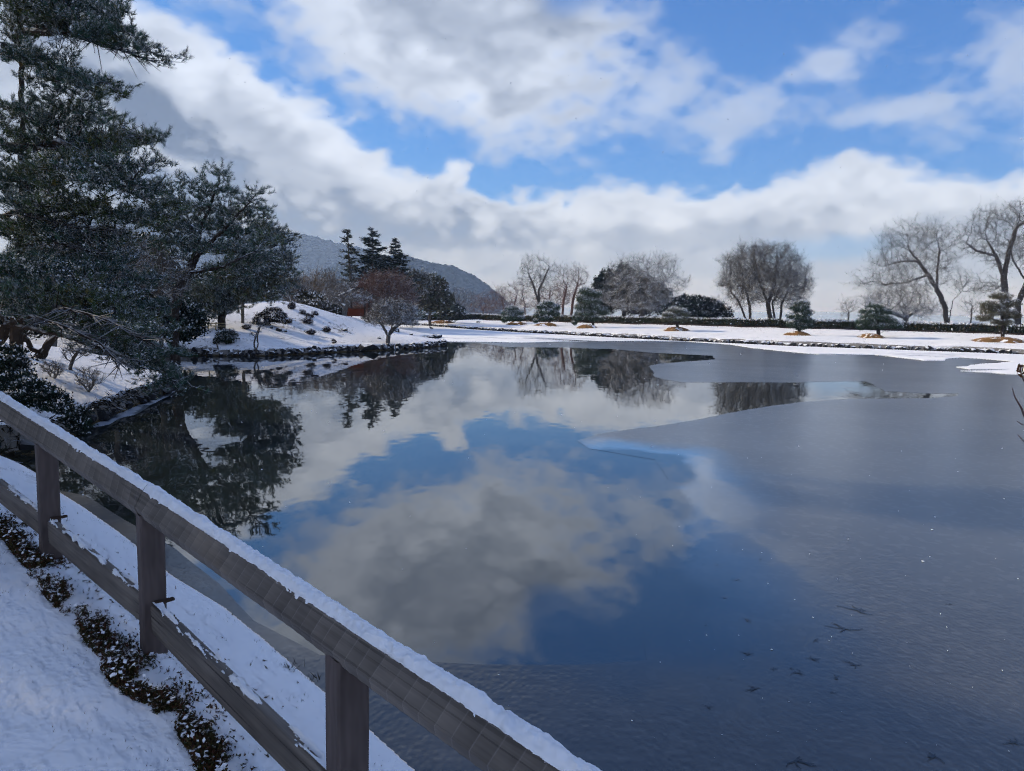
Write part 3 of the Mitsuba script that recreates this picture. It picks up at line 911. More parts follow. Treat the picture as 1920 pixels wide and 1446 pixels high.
def sweep(prof, start, direction, length, z, cell, offset, fall=0.0):
    """A hewn rail: the section prof (across, up) along a line; offset(s, angle, k) moves the surface out and in."""
    s = np.arange(0, length + cell / 2, cell)
    e = np.array([direction[0], direction[1], 0.0])
    side = np.array([e[1], -e[0], 0.0])          # towards the path
    if side @ np.array([-0.7, -0.7, 0]) < 0:
        side = -side
    prof = np.array(prof, float)
    c = prof.mean(0)
    m = len(prof)
    o = offset(s[:, None], np.arange(m)[None])
    pr = c + (prof - c)[None] * (1 + o)[..., None]
    v = np.array([start[0], start[1], z]) + s[:, None, None] * (e + [0, 0, fall]) + pr[..., :1] * side + pr[..., 1:] * np.array([0, 0, 1.0])
    n = len(s)
    # a seam vertex column so that uv runs once round
    per = np.r_[0, np.cumsum(np.linalg.norm(np.diff(np.vstack([prof, prof[:1]]), axis=0), axis=1))]
    v = np.concatenate([v, v[:, :1]], 1)
    uv = np.stack(np.broadcast_arrays(s[:, None], per[None]), -1)
    i, j = np.meshgrid(np.arange(n - 1), np.arange(m), indexing='ij')
    q = np.stack([i * (m + 1) + j, (i + 1) * (m + 1) + j, (i + 1) * (m + 1) + j + 1, i * (m + 1) + j + 1], -1).reshape(-1, 4)
    f = np.vstack([q[:, [0, 1, 2]], q[:, [0, 2, 3]]])
    vv, uu = v.reshape(-1, 3), uv.reshape(-1, 2)
    caps = []
    for k, base in ((0, 0), (1, (n - 1) * (m + 1))):
        caps.append(np.array([[base, base + a, base + a + 1] if k else [base, base + a + 1, base + a] for a in range(1, m - 1)]))
    f = np.vstack([f, *caps])
    return vv, f, uu


def fine_profile(corners, per=4):
    out = []
    c = np.array(corners, float)
    for a, b in zip(c, np.roll(c, -1, 0)):
        for t in (np.arange(per) / per if per < 5 else (0.0, 0.05, 0.22, 0.5, 0.78, 0.95)):
            out.append(a + (b - a) * t)
    return np.array(out)


TOP = fine_profile([(0.030, 0.119), (0.066, 0.046), (0.046, 0.002), (-0.046, 0.002), (-0.064, 0.046), (-0.030, 0.119)], 6)


def hewn(seed):
    def fn(s, k):
        slant = 0.012 * np.sin(k / 36 * 2 * np.pi)
        wob = 0.010 * (meshkit.fbm(np.stack(np.broadcast_arrays(s * 6, k * 0.0, 0 * s), -1), 2, seed) - 0.5)
        u = (s + 0.10 * k * 0.01 + wob) / 0.062
        fr = u - np.floor(u)
        cell = np.floor(u)
        rnd = np.sin(cell * 12.9898 + seed) * 43758.5453
        rnd = rnd - np.floor(rnd)
        scal = -0.022 * (1 - (2 * fr - 1) ** 2) * (0.5 + 0.8 * rnd) - 0.012 * (fr - 0.5)
        slow = 0.10 * (meshkit.fbm(np.stack(np.broadcast_arrays(s * 2.2, k * 0.16, 0 * s + seed), -1), 3, seed) - 0.5)
        return scal + slow
    return fn


EA, EB = unit(POSTS[1] - POSTS[2]), unit(POSTS[3] - POSTS[2])
LA, LB = np.linalg.norm(POSTS[0] - POSTS[2]) + 0.5, np.linalg.norm(POSTS[4] - POSTS[2]) + 0.6
FALL_A = (RAIL_Z[1] - RAIL_Z[2]) / np.linalg.norm(POSTS[1] - POSTS[2])
FALL_B = (RAIL_Z[3] - RAIL_Z[2]) / np.linalg.norm(POSTS[3] - POSTS[2])
for st, di, L, sd, fall in ((POSTS[2] + EA * 0.006, EA, LA, 3, FALL_A), (POSTS[2], EB, LB, 9, FALL_B)):
    a, b, uv = sweep(TOP, st, di, L, RAIL_Z[2], 0.0065, hewn(sd), fall)
    part(fence, 'top_rail', mikit.ply((a, b), 'wood_hewn', smooth=True, uv=uv))


def cap(start, direction, length, seed, z, fall, width=0.040, height=0.030):
    """Snow lying on the top rail: a ragged ridge."""
    cell = 0.006
    s = np.arange(0, length, cell)
    w = np.linspace(-1, 1, 17)
    e = np.array([*direction, 0.0])
    side = np.array([e[1], -e[0], 0.0])
    if side @ np.array([-0.7, -0.7, 0]) < 0:
        side = -side
    S, W = np.meshgrid(s, w, indexing='ij')
    p = np.stack([S, W * width, 0 * S + seed], -1)
    ragged = 1 + 0.11 * (meshkit.fbm(p * [38, 0, 1] + np.array([0, 1, 0]) * np.sign(W)[..., None], 4, seed) - 0.5) * 2 * np.abs(W)
    hh = height * np.maximum(1 - np.abs(W) ** 2.6, 0) ** 0.62 * (0.86 + 0.4 * (meshkit.fbm(p * [9, 14, 1], 3, seed + 4) - 0.5) * 2)
    hh += 0.017 * (meshkit.fbm(p * [48, 70, 1], 4, seed + 2) - 0.5) * (np.abs(W) < 0.97)
    base = 0.118 - 0.020 * np.abs(W) ** 2 * ragged
    off = W * width * ragged - 0.006
    v = np.array([start[0], start[1], z]) + S[..., None] * (e + [0, 0, fall]) + off[..., None] * side + (base + hh)[..., None] * np.array([0, 0, 1.0])
    n, m = S.shape
    i, j = np.meshgrid(np.arange(n - 1), np.arange(m - 1), indexing='ij')
    q = np.stack([i * m + j, (i + 1) * m + j, (i + 1) * m + j + 1, i * m + j + 1], -1).reshape(-1, 4)
    return v.reshape(-1, 3), q


part(fence, 'rail_snow', mikit.ply(cap(POSTS[2] + EA * 0.004, EA, LA, 5, RAIL_Z[2], FALL_A), 'snow_pile', smooth=True), 'ridge of snow lying on the far half of the top rail')
part(fence, 'rail_snow', mikit.ply(cap(POSTS[2], EB, LB, 6, RAIL_Z[2], FALL_B), 'snow_pile', smooth=True), 'ridge of snow lying on the near half of the top rail')


def rounded_post(w, h, bevel=0.008):
    c = [(-w, -w + bevel), (-w + bevel, -w), (w - bevel, -w), (w, -w + bevel), (w, w - bevel), (w - bevel, w), (-w + bevel, w), (-w, w - bevel)]
    v = np.array([[a, b, z] for z in np.linspace(0, h, 12) for a, b in c + c[:1]])
    per = np.r_[0, np.cumsum(np.linalg.norm(np.diff(np.array(c + c[:1]), axis=0), axis=1))]
    uv = np.array([[z, u] for z in np.linspace(0, h, 12) for u in per])
    q = np.array([[r * 9 + k, r * 9 + k + 1, (r + 1) * 9 + k + 1, (r + 1) * 9 + k] for r in range(11) for k in range(8)])
    return v, np.vstack([q[:, [0, 1, 2]], q[:, [0, 2, 3]]]), uv


for k, q in enumerate(POSTS):
    g = float(ground_z(*q)[0]) - 0.12
    v, f, uv = rounded_post(0.0525, RAIL_Z[k] + 0.014 - g)
    v = v * (1 + 0.012 * np.sin(v[:, 2:] * 7 + k) * [1, 1, 0])
    e = EA if k < 2 else EB
    a = math.atan2(e[1], e[0]) - 0.16
    R = np.array([[math.cos(a), -math.sin(a), 0], [math.sin(a), math.cos(a), 0], [0, 0, 1]])
    part(fence, 'post', mikit.ply((v @ R.T + [q[0], q[1], g], f), 'wood_post', uv=uv + [k * 1.7, k * 0.9]))

LOW = fine_profile([(0.024, 0.0), (0.026, 0.122), (0.018, 0.130), (-0.018, 0.130), (-0.026, 0.122), (-0.024, 0.0)], 2)
for k, (p, q) in enumerate(zip(POSTS[:-1], POSTS[1:])):
    d = unit(q - p)
    L = np.linalg.norm(q - p)
    zl = POST_BASE[k] + 0.10
    fall = (POST_BASE[k + 1] - POST_BASE[k]) / L
    a, b, uv = sweep(LOW, p + d * 0.045, d, L - 0.09, zl + fall * 0.045, 0.02, lambda s, j: 0.02 * np.sin(s * 3 + j) + 0.03 * (meshkit.fbm(np.stack(np.broadcast_arrays(s * 5, j * 0.3, 0 * s + k), -1), 2, 4) - 0.5), fall)
    part(fence, 'lower_rail', mikit.ply((a, b), 'wood', smooth=True, uv=uv + [k * 3.1, 0]))
    # thin snow left along the top of the lower rail
    s, w = np.arange(0.055, L - 0.055, 0.005), np.linspace(-1, 1, 11)
    S, W = np.meshgrid(s, w, indexing='ij')
    pn = np.stack([S * 9, W * 1.2, 0 * S + k], -1)
    amount = meshkit.fbm(pn, 4, 7) - 0.50 + 0.16 * np.exp(-((S - 0.06) / 0.07) ** 2) + 0.12 * np.exp(-((S - L + 0.08) / 0.12) ** 2) + 0.10 * (meshkit.fbm(pn * [9, 6, 1], 2, 8) - 0.5) - 0.05 * np.abs(W)
    side = np.array([-d[1], d[0]])
    zz = zl + fall * S + 0.1315 + np.clip(amount, 0, 0.12) * 0.13 - 0.004 * (amount < 0)
    vv = np.concatenate([(p + d * S[..., None] + side * (W * 0.0215)[..., None]), zz[..., None]], -1)
    n, m = S.shape
    i, j = np.meshgrid(np.arange(n - 1), np.arange(m - 1), indexing='ij')
    qd = np.stack([i * m + j, (i + 1) * m + j, (i + 1) * m + j + 1, i * m + j + 1], -1).reshape(-1, 4)
    qd = qd[(amount.ravel()[qd] > 0).any(1)]
    part(fence, 'rail_snow', mikit.ply((vv.reshape(-1, 3), qd), 'snow_pile', smooth=True), 'thin broken snow on the lower rail', 'stuff')
for k, q in enumerate(POSTS[:-1]):      # the wedge that pins each lower rail
    d = unit(POSTS[k + 1] - q)
    side = np.array([-d[1], d[0]])
    if side @ np.array([0.7, 0.7]) < 0:
        side = -side
    c = np.array([*(q + d * 0.066), POST_BASE[k] + 0.10 + 0.140])
    m = trimesh.creation.box([0.022, 0.085, 0.018])
    m.vertices[m.vertices[:, 1] > 0] *= [1, 1, 0.6]
    a = math.atan2(side[1], side[0]) - math.pi / 2
    m.apply_transform(trimesh.transformations.rotation_matrix(a, [0, 0, 1]))
    m.apply_translation(c + np.array([*side, 0]) * 0.030)
    part(fence, 'wedge', mikit.ply(m, 'dark_wood'))

# ------------------------------------------------------------------ moss along the path's edge, grass on the bank
EDGE = np.array([stand(*p, near=1.0)[:2] for p in ((-90, 960), (-30, 985), (13, 1020), (45, 1060), (67, 1100), (100, 1135), (130, 1160), (173, 1213), (190, 1250), (213, 1283), (245, 1308), (280, 1323), (333, 1373), (350, 1400), (372, 1440), (395, 1500), (430, 1600))])


def moss():
    rng = np.random.default_rng(31)
    n = 42000
    p = EDGE
    s = np.r_[0, np.cumsum(np.linalg.norm(np.diff(p, axis=0), axis=1))]
    t = rng.random(n) * s[-1]
    c = np.stack([np.interp(t, s, p[:, k]) for k in range(2)], -1)
    d = np.array([unit(np.array([np.interp(a + 0.05, s, p[:, k]) - np.interp(a - 0.05, s, p[:, k]) for k in range(2)])) for a in t])
    side = np.stack([-d[:, 1], d[:, 0]], -1)
    side *= np.sign(side @ np.array([0.70, 0.71]))[:, None]
    off = np.abs(rng.normal(0, 0.055, n)) - 0.01 + (rng.random(n) < 0.3) * rng.exponential(0.13, n)
    q = c + side * off[:, None]
    dens = meshkit.fbm(np.c_[q * 6.5, q[:, 0] * 0], 3, 17)
    fine = meshkit.fbm(np.c_[q * 24, q[:, 0] * 0], 2, 18)
    keep = (dens + 0.5 * fine - 1.3 * np.maximum(off - 0.07, 0) > 0.72) | ((rng.random(n) < 0.12) & (dens + 0.5 * fine > 0.58))
    q, off = q[keep], off[keep]
    z = ground_z(q[:, 0], q[:, 1])
    hgt = rng.random(len(q)) ** 1.5 * 0.045 * np.clip(1.4 - off * 5, 0.2, 1)
    cols = shade_cols(len(q), (0.050, 0.042, 0.020), rng, 0.6, 0.25)
    cols[rng.random(len(q)) < 0.25] = (0.085, 0.036, 0.022)
    kb = rng.random(len(q)) < 0.6
    bd = unit(rng.normal(size=(kb.sum(), 3)) * 0.7 + [0, 0, 0.6])
    bb = np.c_[q, z + hgt * 0.5][kb]
    bv, bf = triangles(bb, bb + bd * rng.uniform(0.012, 0.032, (len(bb), 1)), unit(np.cross(bd, rng.normal(size=bd.shape))) * 0.0035)
    blades = (bv, bf, np.repeat(cols[kb], 3, 0))
    a = cards(np.c_[q, z + hgt], rng.normal(size=(len(q), 3)) + [0, 0, 0.4], rng.uniform(0.008, 0.020, len(q)), rng.uniform(0.005, 0.011, len(q)), cols, rng)
    k = rng.random(len(q)) < 0.045
    b = cards(np.c_[q, z + hgt + 0.012][k], rng.normal(size=(k.sum(), 3)) * 0.6 + [0, 0, 1], rng.uniform(0.012, 0.03, k.sum()), rng.uniform(0.010, 0.022, k.sum()), np.tile(SNOW, (k.sum(), 1)), rng)
    return join([a, blades, b])


structure('moss', leafy(moss()), 'ragged line of dark moss and heath between the snowy path and the fence', 'stuff')


def litter():
    rng = np.random.default_rng(33)
    n = 9000
    t = rng.random(n) * 6.5 - 1.2
    c = POSTS[2] + EB * 1.5 - EB * t[:, None] + np.array([0.70, 0.71]) * rng.uniform(-0.55, 0.95, n)[:, None]
    keep = (meshkit.fbm(np.c_[c * 6, c[:, 0] * 0], 3, 27) > 0.60) & (shore_distance(c[:, 0], c[:, 1]) > 0.02)
    c = c[keep]
    z = ground_z(c[:, 0], c[:, 1])
    cols = shade_cols(len(c), (0.05, 0.042, 0.03), rng, 0.6)
    d = unit(rng.normal(size=(len(c), 3)) * 0.6 + [0, 0, 0.8])
    L = rng.uniform(0.006, 0.020, (len(c), 1))
    b = np.c_[c, z - 0.002]
    v, f = triangles(b, b + d * L, unit(np.cross(d, rng.normal(size=d.shape))) * 0.0016)
    return v, f, np.repeat(cols, 3, 0)


structure('grass', leafy(litter()), 'short dead grass tips poking through the snow under the fence', 'stuff')
for px, py, lab, dark in ((541, 1254, 'dark little grass tuft poking out of the snowy bank behind the lower rail', 0), (583, 1276, 'thin grass sprigs at the bank edge left of the nearest post', 1), (604, 1286, 'brown dead leaf at the bank edge beside the nearest post', 2)):
    rr = np.random.default_rng(400 + dark)
    b = stand(px, py, near=1.0)
    if dark < 2:
        n = 46 - 16 * dark
        d = unit(rr.normal(size=(n, 3)) * 0.5 + [0, 0, 0.9])
        o = np.tile(b, (n, 1)) + rr.normal(size=(n, 3)) * [0.03, 0.03, 0]
        v, f = triangles(o, o + d * rr.uniform(0.02, 0.06, (n, 1)), unit(np.cross(d, rr.normal(size=d.shape))) * 0.0022)
        key = thing('grass_tuft', lab, 'grass tuft')
        scene[key] = leafy((v, f, np.repeat(shade_cols(n, (0.03, 0.028, 0.018), rr, 0.5), 3, 0)))
    else:
        key = thing('dead_leaf', lab, 'leaf')
        g = np.array([[-1, 0, 0.2], [-.4, .5, 0], [.4, .5, 0.1], [1, 0, 0.35], [.4, -.5, 0.12], [-.4, -.5, 0.05], [0, 0, 0.22]]) * [0.03, 0.02, 0.03]
        scene[key] = leafy((g + b + [0, 0, 0.012], np.array([[0, 1, 6], [1, 2, 6], [2, 3, 6], [3, 4, 6], [4, 5, 6], [5, 0, 6]]), np.tile([0.06, 0.035, 0.022], (7, 1))))


# ------------------------------------------------------------------ the pines at the left
def base_of(px, py, **k):
    return stand(px, py, **k)


b = base_of(28, 668)
Y1 = b[1]
pine('tall old pine at the left edge, its long layered boughs reaching right against the clouds', Y1 - 1,
     [[b - [0, 0, 0.2], at(34, 560, Y1), at(44, 430, Y1), at(45, 300, Y1), at(40, 150, Y1 + .3), at(36, -20, Y1), at(44, -230, Y1 - .3)],
      [at(44, 60, Y1), at(120, 60, Y1 - 1.2), at(230, 95, Y1 - 2)], [at(42, 110, Y1), at(0, 100, Y1 - 1), at(110, 130, Y1 - 2), at(170, 160, Y1 - 2.4)],
      [at(45, 280, Y1), at(110, 265, Y1 - 1.6), at(220, 320, Y1 - 2.6)], [at(45, 400, Y1), at(120, 390, Y1 - .8), at(240, 400, Y1 - 1.5)], [at(45, 330, Y1), at(130, 310, Y1 + 1), at(230, 280, Y1 + 1.4)]],
     [(110, 20, 120, 34, -1), (60, -60, 170, 50), (225, 65, 52, 26, -2), (215, 20, 45, 22, -2), (270, 105, 34, 10, -2), (322, 108, 26, 9, -2.2), (180, 70, 60, 18, -1.6),
      (60, 110, 70, 22, -1.5), (130, 145, 60, 18, -2), (170, 165, 34, 14, -2.3), (214, 150, 20, 16, -2.3), (225, 180, 20, 22, -2.3),
      (90, 215, 110, 26, -.5), (200, 225, 40, 20, -1.4), (238, 228, 16, 9, -1.6), (290, 258, 36, 14, 1), (225, 265, 60, 24, 1), (100, 270, 120, 24, 0),
      (296, 298, 32, 12, -2.2), (240, 310, 60, 18, -2.4), (130, 320, 110, 26, -1.5), (30, 340, 90, 24, 0), (200, 350, 70, 18, -2.4), (270, 355, 50, 16, -2),
      (100, 385, 110, 24, -1), (225, 405, 60, 20, -1.4), (30, 430, 90, 26, 0), (150, 450, 100, 20, -.6), (80, 490, 100, 24, 0), (310, 395, 45, 24, -1)],
     6000, 0.15, step=0.16, kill=0.24, deep=0.55, flat=0.75, tuft=(4, 14, 0.12, 0.0115),
     limbs=[([at(44, 120, Y1), at(0, 80, Y1 - 2), at(63, 104, 17), at(118, 130, 16.9), at(173, 152, 16.8)], 0.075), ([at(42, 40, Y1), at(95, 55, 17.6), at(154, 69, 17), at(213, 91, 16.8), at(280, 113, 16.6)], 0.065),
            ([at(45, 290, Y1), at(0, 268, 18), at(98, 281, 17), at(181, 278, 16.8), at(225, 250, 16.7)], 0.075), ([at(45, 310, Y1), at(98, 299, 17.2), at(177, 331, 16.8), at(228, 354, 16.6), at(272, 373, 16.5)], 0.06),
            ([at(45, 430, Y1), at(0, 405, 18), at(67, 393, 16.9), at(133, 387, 16.6), at(205, 370, 16.5)], 0.085), ([at(45, 420, Y1), at(43, 400, 17.2), at(100, 413, 16.7), at(155, 428, 16.5), at(215, 433, 16.4)], 0.05), ([at(44, 470, Y1), at(83, 445, 17), at(133, 460, 16.5), at(190, 474, 16.3)], 0.05)],
     shoots=(3, 0.42, 0.006), seed=41, snow=0.26, snow_size=0.032)
b2 = on_ground(-12.3, 16.2)
pine('snow dusted pine leaning in at left, its lowest boughs sweeping down over the water', 15.5,
     [[b2 - [0, 0, 0.2], at(-60, 660, 16.0), at(0, 640, 15.7), at(14, 608, 15.6), at(40, 612, 15.4), at(66, 618, 15.2), at(100, 606, 15.2)], [at(14, 608, 15.6), at(66, 600, 15.3), at(98, 575, 15.4), at(180, 590, 15.2)],
      [at(66, 618, 15.2), at(130, 632, 15), at(190, 655, 14.8), at(250, 690, 14.7)], [at(14, 608, 15.6), at(-20, 560, 15.6), at(-10, 500, 15.8), at(40, 470, 16)]],
     [(60, 500, 100, 26, .5), (180, 505, 60, 20, .6), (90, 545, 100, 22), (170, 560, 80, 22), (230, 545, 50, 20, .6), (130, 590, 90, 18, -.3), (230, 600, 70, 22, -.2), (280, 575, 50, 20, .4), (300, 620, 46, 20),
      (190, 632, 60, 16, -.5), (250, 655, 60, 20, -.5), (320, 660, 34, 18), (290, 690, 40, 18, -.4), (325, 705, 28, 14, -.4), (350, 728, 16, 9, -.5), (308, 722, 24, 10, -.5), (25, 560, 50, 24), (210, 480, 50, 16, 1), (270, 520, 46, 18, .9),
      (255, 620, 50, 14, -1.2), (335, 690, 20, 12, .3)],
     5000, 0.095, step=0.14, kill=0.2, deep=0.6, flat=0.72, tuft=(4, 14, 0.105, 0.0105), limbs=[([at(14, 608, 15.6), at(60, 590, 14.8), at(110, 610, 14.2), at(187, 645, 13.9), at(222, 682, 13.8)], 0.055), ([at(66, 600, 15.3), at(120, 575, 14.3), at(200, 600, 13.9), at(270, 640, 13.8)], 0.045)], shoots=(3, 0.38, 0.005), seed=42, snow=0.28, trop=(0, 0, -0.02), snow_size=0.03, lift=0.0)
b3 = on_ground(-14.6, 31.8)
pine('mid sized pine with a crooked dark trunk and open crown behind the long boughs', 32,
     [[b3 - [0, 0, 0.2], at(326, 590, 32), at(336, 540, 32), at(352, 512, 32), at(366, 484, 32), at(372, 440, 32), at(392, 390, 32), at(412, 340, 32)], [at(366, 484, 32), at(420, 430, 31.6), at(462, 385, 31.4), at(488, 358, 31.3)],
      [at(372, 440, 32), at(330, 400, 32.4), at(310, 350, 32.4)], [at(352, 512, 32), at(420, 500, 31.4), at(480, 470, 31)]],
     [(428, 312, 8, 12), (415, 330, 22, 13), (382, 322, 12, 10), (336, 330, 9, 11), (360, 345, 30, 12), (300, 360, 45, 20), (400, 362, 45, 18), (484, 358, 16, 12, -.6), (460, 378, 28, 14, -.6), (440, 400, 50, 18), (350, 390, 60, 20), (300, 420, 60, 24), (390, 425, 60, 18),
      (480, 405, 24, 12), (460, 440, 50, 16), (340, 455, 60, 18), (420, 470, 60, 15), (500, 455, 30, 14), (280, 470, 50, 24), (440, 505, 50, 14), (300, 520, 50, 18), (480, 490, 36, 14)],
     4500, 0.2, step=0.24, kill=0.33, deep=0.6, flat=0.7, tuft=(4, 10, 0.17, 0.022), shoots=(3, 0.62, 0.010), seed=43, snow=0.22, snow_size=0.05)
b4 = base_of(417, 618)
Y4 = b4[1]
pine('bushy pine standing on the snowy mound beside the azaleas, its needles lit on the right', Y4,
     [[b4 - [0, 0, 0.2], at(416, 600, Y4), at(420, 575, Y4), at(440, 540, Y4), at(460, 500, Y4), at(486, 450, Y4), at(500, 410, Y4)], [at(440, 540, Y4), at(500, 520, Y4), at(540, 500, Y4)], [at(420, 575, Y4), at(370, 560, Y4), at(330, 550, Y4)]],
     [(502, 405, 12, 14), (492, 425, 28, 16), (535, 445, 16, 10), (550, 470, 9, 8), (515, 455, 36, 16), (540, 492, 20, 10), (500, 482, 46, 16), (520, 512, 38, 14), (460, 470, 40, 18), (440, 510, 50, 18), (490, 535, 52, 14), (420, 540, 60, 16), (530, 540, 28, 11),
      (470, 560, 56, 10), (390, 565, 55, 14), (330, 560, 45, 16), (350, 590, 50, 14), (420, 580, 40, 8)],
     4000, 0.2, step=0.26, kill=0.36, deep=0.7, flat=0.75, tuft=(4, 10, 0.19, 0.026), shoots=(4, 0.66, 0.011), seed=44, snow=0.12, snow_size=0.055, green=(0.085, 0.108, 0.082))

# pines past the left edge of the picture, whose shade falls over the path
for k, (x, y, hgt) in enumerate(((-11.5, 8.2, 10.5), (-15.5, 11.6, 12), (-9.5, 4.2, 9), (-18, 7, 12), (-14, 2.5, 10), (-7.6, 4.9, 7.5), (-6.4, 1.8, 7), (-10.5, 0.2, 9))):
    rr = np.random.default_rng(500 + k)
    g = on_ground(x, y)
    blobs = []
    for lv in np.linspace(0.35, 1.0, 7):
        n = 4 if lv < 0.9 else 1
        for a in rr.uniform(0, 6.28, n):
            rad = (1.12 - lv) * 3.6
            blobs.append((g + [math.cos(a) * rad * 0.6, math.sin(a) * rad * 0.6, hgt * lv + rr.normal(0, 0.2)], np.array([rad * 0.65 + 0.5, rad * 0.65 + 0.5, 0.5])))
    attr = in_ellipsoids(blobs, 1300, rr)
    pts, par = grow(attr, [[g - [0, 0, 0.2], g + [0.1, 0.2, hgt * 0.5], g + [0, 0, hgt * 0.95]]], 0.34, 0.5, rr)
    r = thickness(par, 0.012, 0.2)
    big_, small = wood_split(pts, par, r, 0.05)
    t = thing('pine_tree', 'pine in the wood past the left edge of the picture', 'pine tree', 'pines past the left edge of the picture')
    part(t, 'trunk', mikit.ply(big_, 'bark_pine', smooth=40))
    part(t, 'branch', mikit.ply(small, 'bark_pine'), kind='stuff')
    i = np.nonzero(r < 0.03)[0]
    ax = unit(rr.normal(size=(len(i), 3)) * 0.6 + [0, 0, 0.8])
    part(t, 'foliage', leafy(needles(pts[i], ax, 10, 0.40, 0.11, 0.9, shade_cols(len(i), PINE_GREEN, rr, 0.4), rr)))


# ------------------------------------------------------------------ leafy evergreens
def leaf_tree(label, blobs, Y, n_clump, per, leaf, green, seed, snow=0.3, base=None, trunk_r=0.12, name='evergreen_tree', category='tree', group=None, deep=0.9, shell=0.55, clump=0.5, bark_='bark_grey'):
    rng = np.random.default_rng(seed)
    bl = px_blobs(Y, blobs, deep)
    c = in_ellipsoids(bl, n_clump, rng, shell)
    cr = clump * rng.uniform(0.6, 1.35, (n_clump, 1))
    k = np.repeat(np.arange(n_clump), per)
    o = unit(rng.normal(size=(len(k), 3))) * rng.random((len(k), 1)) ** 0.5
    pos = c[k] + o * cr[k] * [1, 1, 0.7]
    cols = np.repeat(shade_cols(n_clump, green, rng, 0.35), per, 0) * rng.uniform(0.7, 1.3, (len(k), 1))
    lay = (o[:, 2] > 0.15) & (rng.random(len(k)) < snow)
    cols[lay] = np.array(SNOW) * 0.92
    t = thing(name, label, category, group)
    if base is not None:
        bz = np.asarray(base, float)
        attr = c[rng.choice(n_clump, min(n_clump, 60), replace=False)]
        pts, par = grow(attr, [[bz - [0, 0, 0.2], bz * [1, 1, 0] + [0, 0, bz[2] * 0.5 + 0.5 * attr[:, 2].mean()]]], 0.4, 0.7, rng)
        r = thickness(par, 0.02, trunk_r)
        k0 = np.nonzero(par >= 0)[0]
        part(t, 'trunk', mikit.ply(segments(pts[par[k0]], pts[k0], r[par[k0]], r[k0], 5), bark_, smooth=40))
    part(t, 'crown', leafy(cards(pos, rng.normal(size=pos.shape) + [0, 0, 0.35], leaf * rng.uniform(0.7, 1.3, len(k)), leaf * 0.6, cols, rng)))
    return t


DARK = (0.020, 0.030, 0.022)
for k, (cx, cy, rx, ry, Y, g, lab) in enumerate((
        (40, 560, 90, 70, 30, (0.028, 0.034, 0.026), 'dark evergreen mass low behind the old pine at the left edge'),
        (150, 520, 80, 66, 36, (0.03, 0.036, 0.03), 'dim evergreen tree deep behind the layered boughs'),
        (255, 500, 66, 60, 38, (0.034, 0.036, 0.03), 'dim grey green tree behind the crooked pine'),
        (330, 600, 44, 34, 34, DARK, 'dark round camellia bush under the crooked pine at the water side'),
        (225, 590, 62, 44, 31, DARK, 'dark evergreen bush behind the drooping boughs'),
        (405, 540, 52, 40, 50, (0.03, 0.035, 0.028), 'shadowy evergreen between the crooked pine and the bushy pine'))):
    base = at(cx, cy, Y); base[2] = ground_z(base[0], base[1])[0]
    leaf_tree(lab, [(cx, cy, rx, ry), (cx - rx * .4, cy + ry * .3, rx * .7, ry * .6), (cx + rx * .4, cy + ry * .35, rx * .6, ry * .6)], Y, 260, 46, 0.15 if Y < 35 else 0.19, g, 600 + k, 0.22, base, 0.14, clump=0.5)

leaf_tree('dark round azalea bush at the water edge below the bushy pine', [(425, 631, 19, 13), (415, 636, 16, 9)], base_of(425, 645)[1], 90, 34, 0.09, DARK, 611, 0.35, None, name='shrub', category='shrub', clump=0.17)
leaf_tree('snowy clump of dark azaleas with rocks on the mound slope', [(510, 590, 20, 13), (492, 600, 14, 12), (527, 597, 12, 10), (480, 606, 10, 10)], base_of(508, 610)[1], 130, 34, 0.10, (0.026, 0.024, 0.02), 612, 0.5, None, name='shrub', category='shrub', clump=0.2)
leaf_tree('large leafy azalea at the left edge under the old pine', [(12, 675, 40, 30), (35, 700, 24, 20), (-10, 700, 40, 30)], 13.5, 190, 40, 0.06, (0.024, 0.034, 0.026), 613, 0.3, None, name='shrub', category='shrub', clump=0.16)
leaf_tree('low dark azalea hedge running down to the water behind the rail', [(60, 735, 42, 22), (100, 752, 30, 20), (135, 775, 24, 17), (25, 720, 34, 20), (150, 795, 16, 14), (158, 808, 10, 8, 1.2), (20, 760, 30, 20)], 12.4, 260, 40, 0.05, (0.022, 0.034, 0.027), 614, 0.3, None, name='shrub', category='shrub', clump=0.12)

# ------------------------------------------------------------------ conifers, pines and scrub beyond the mound


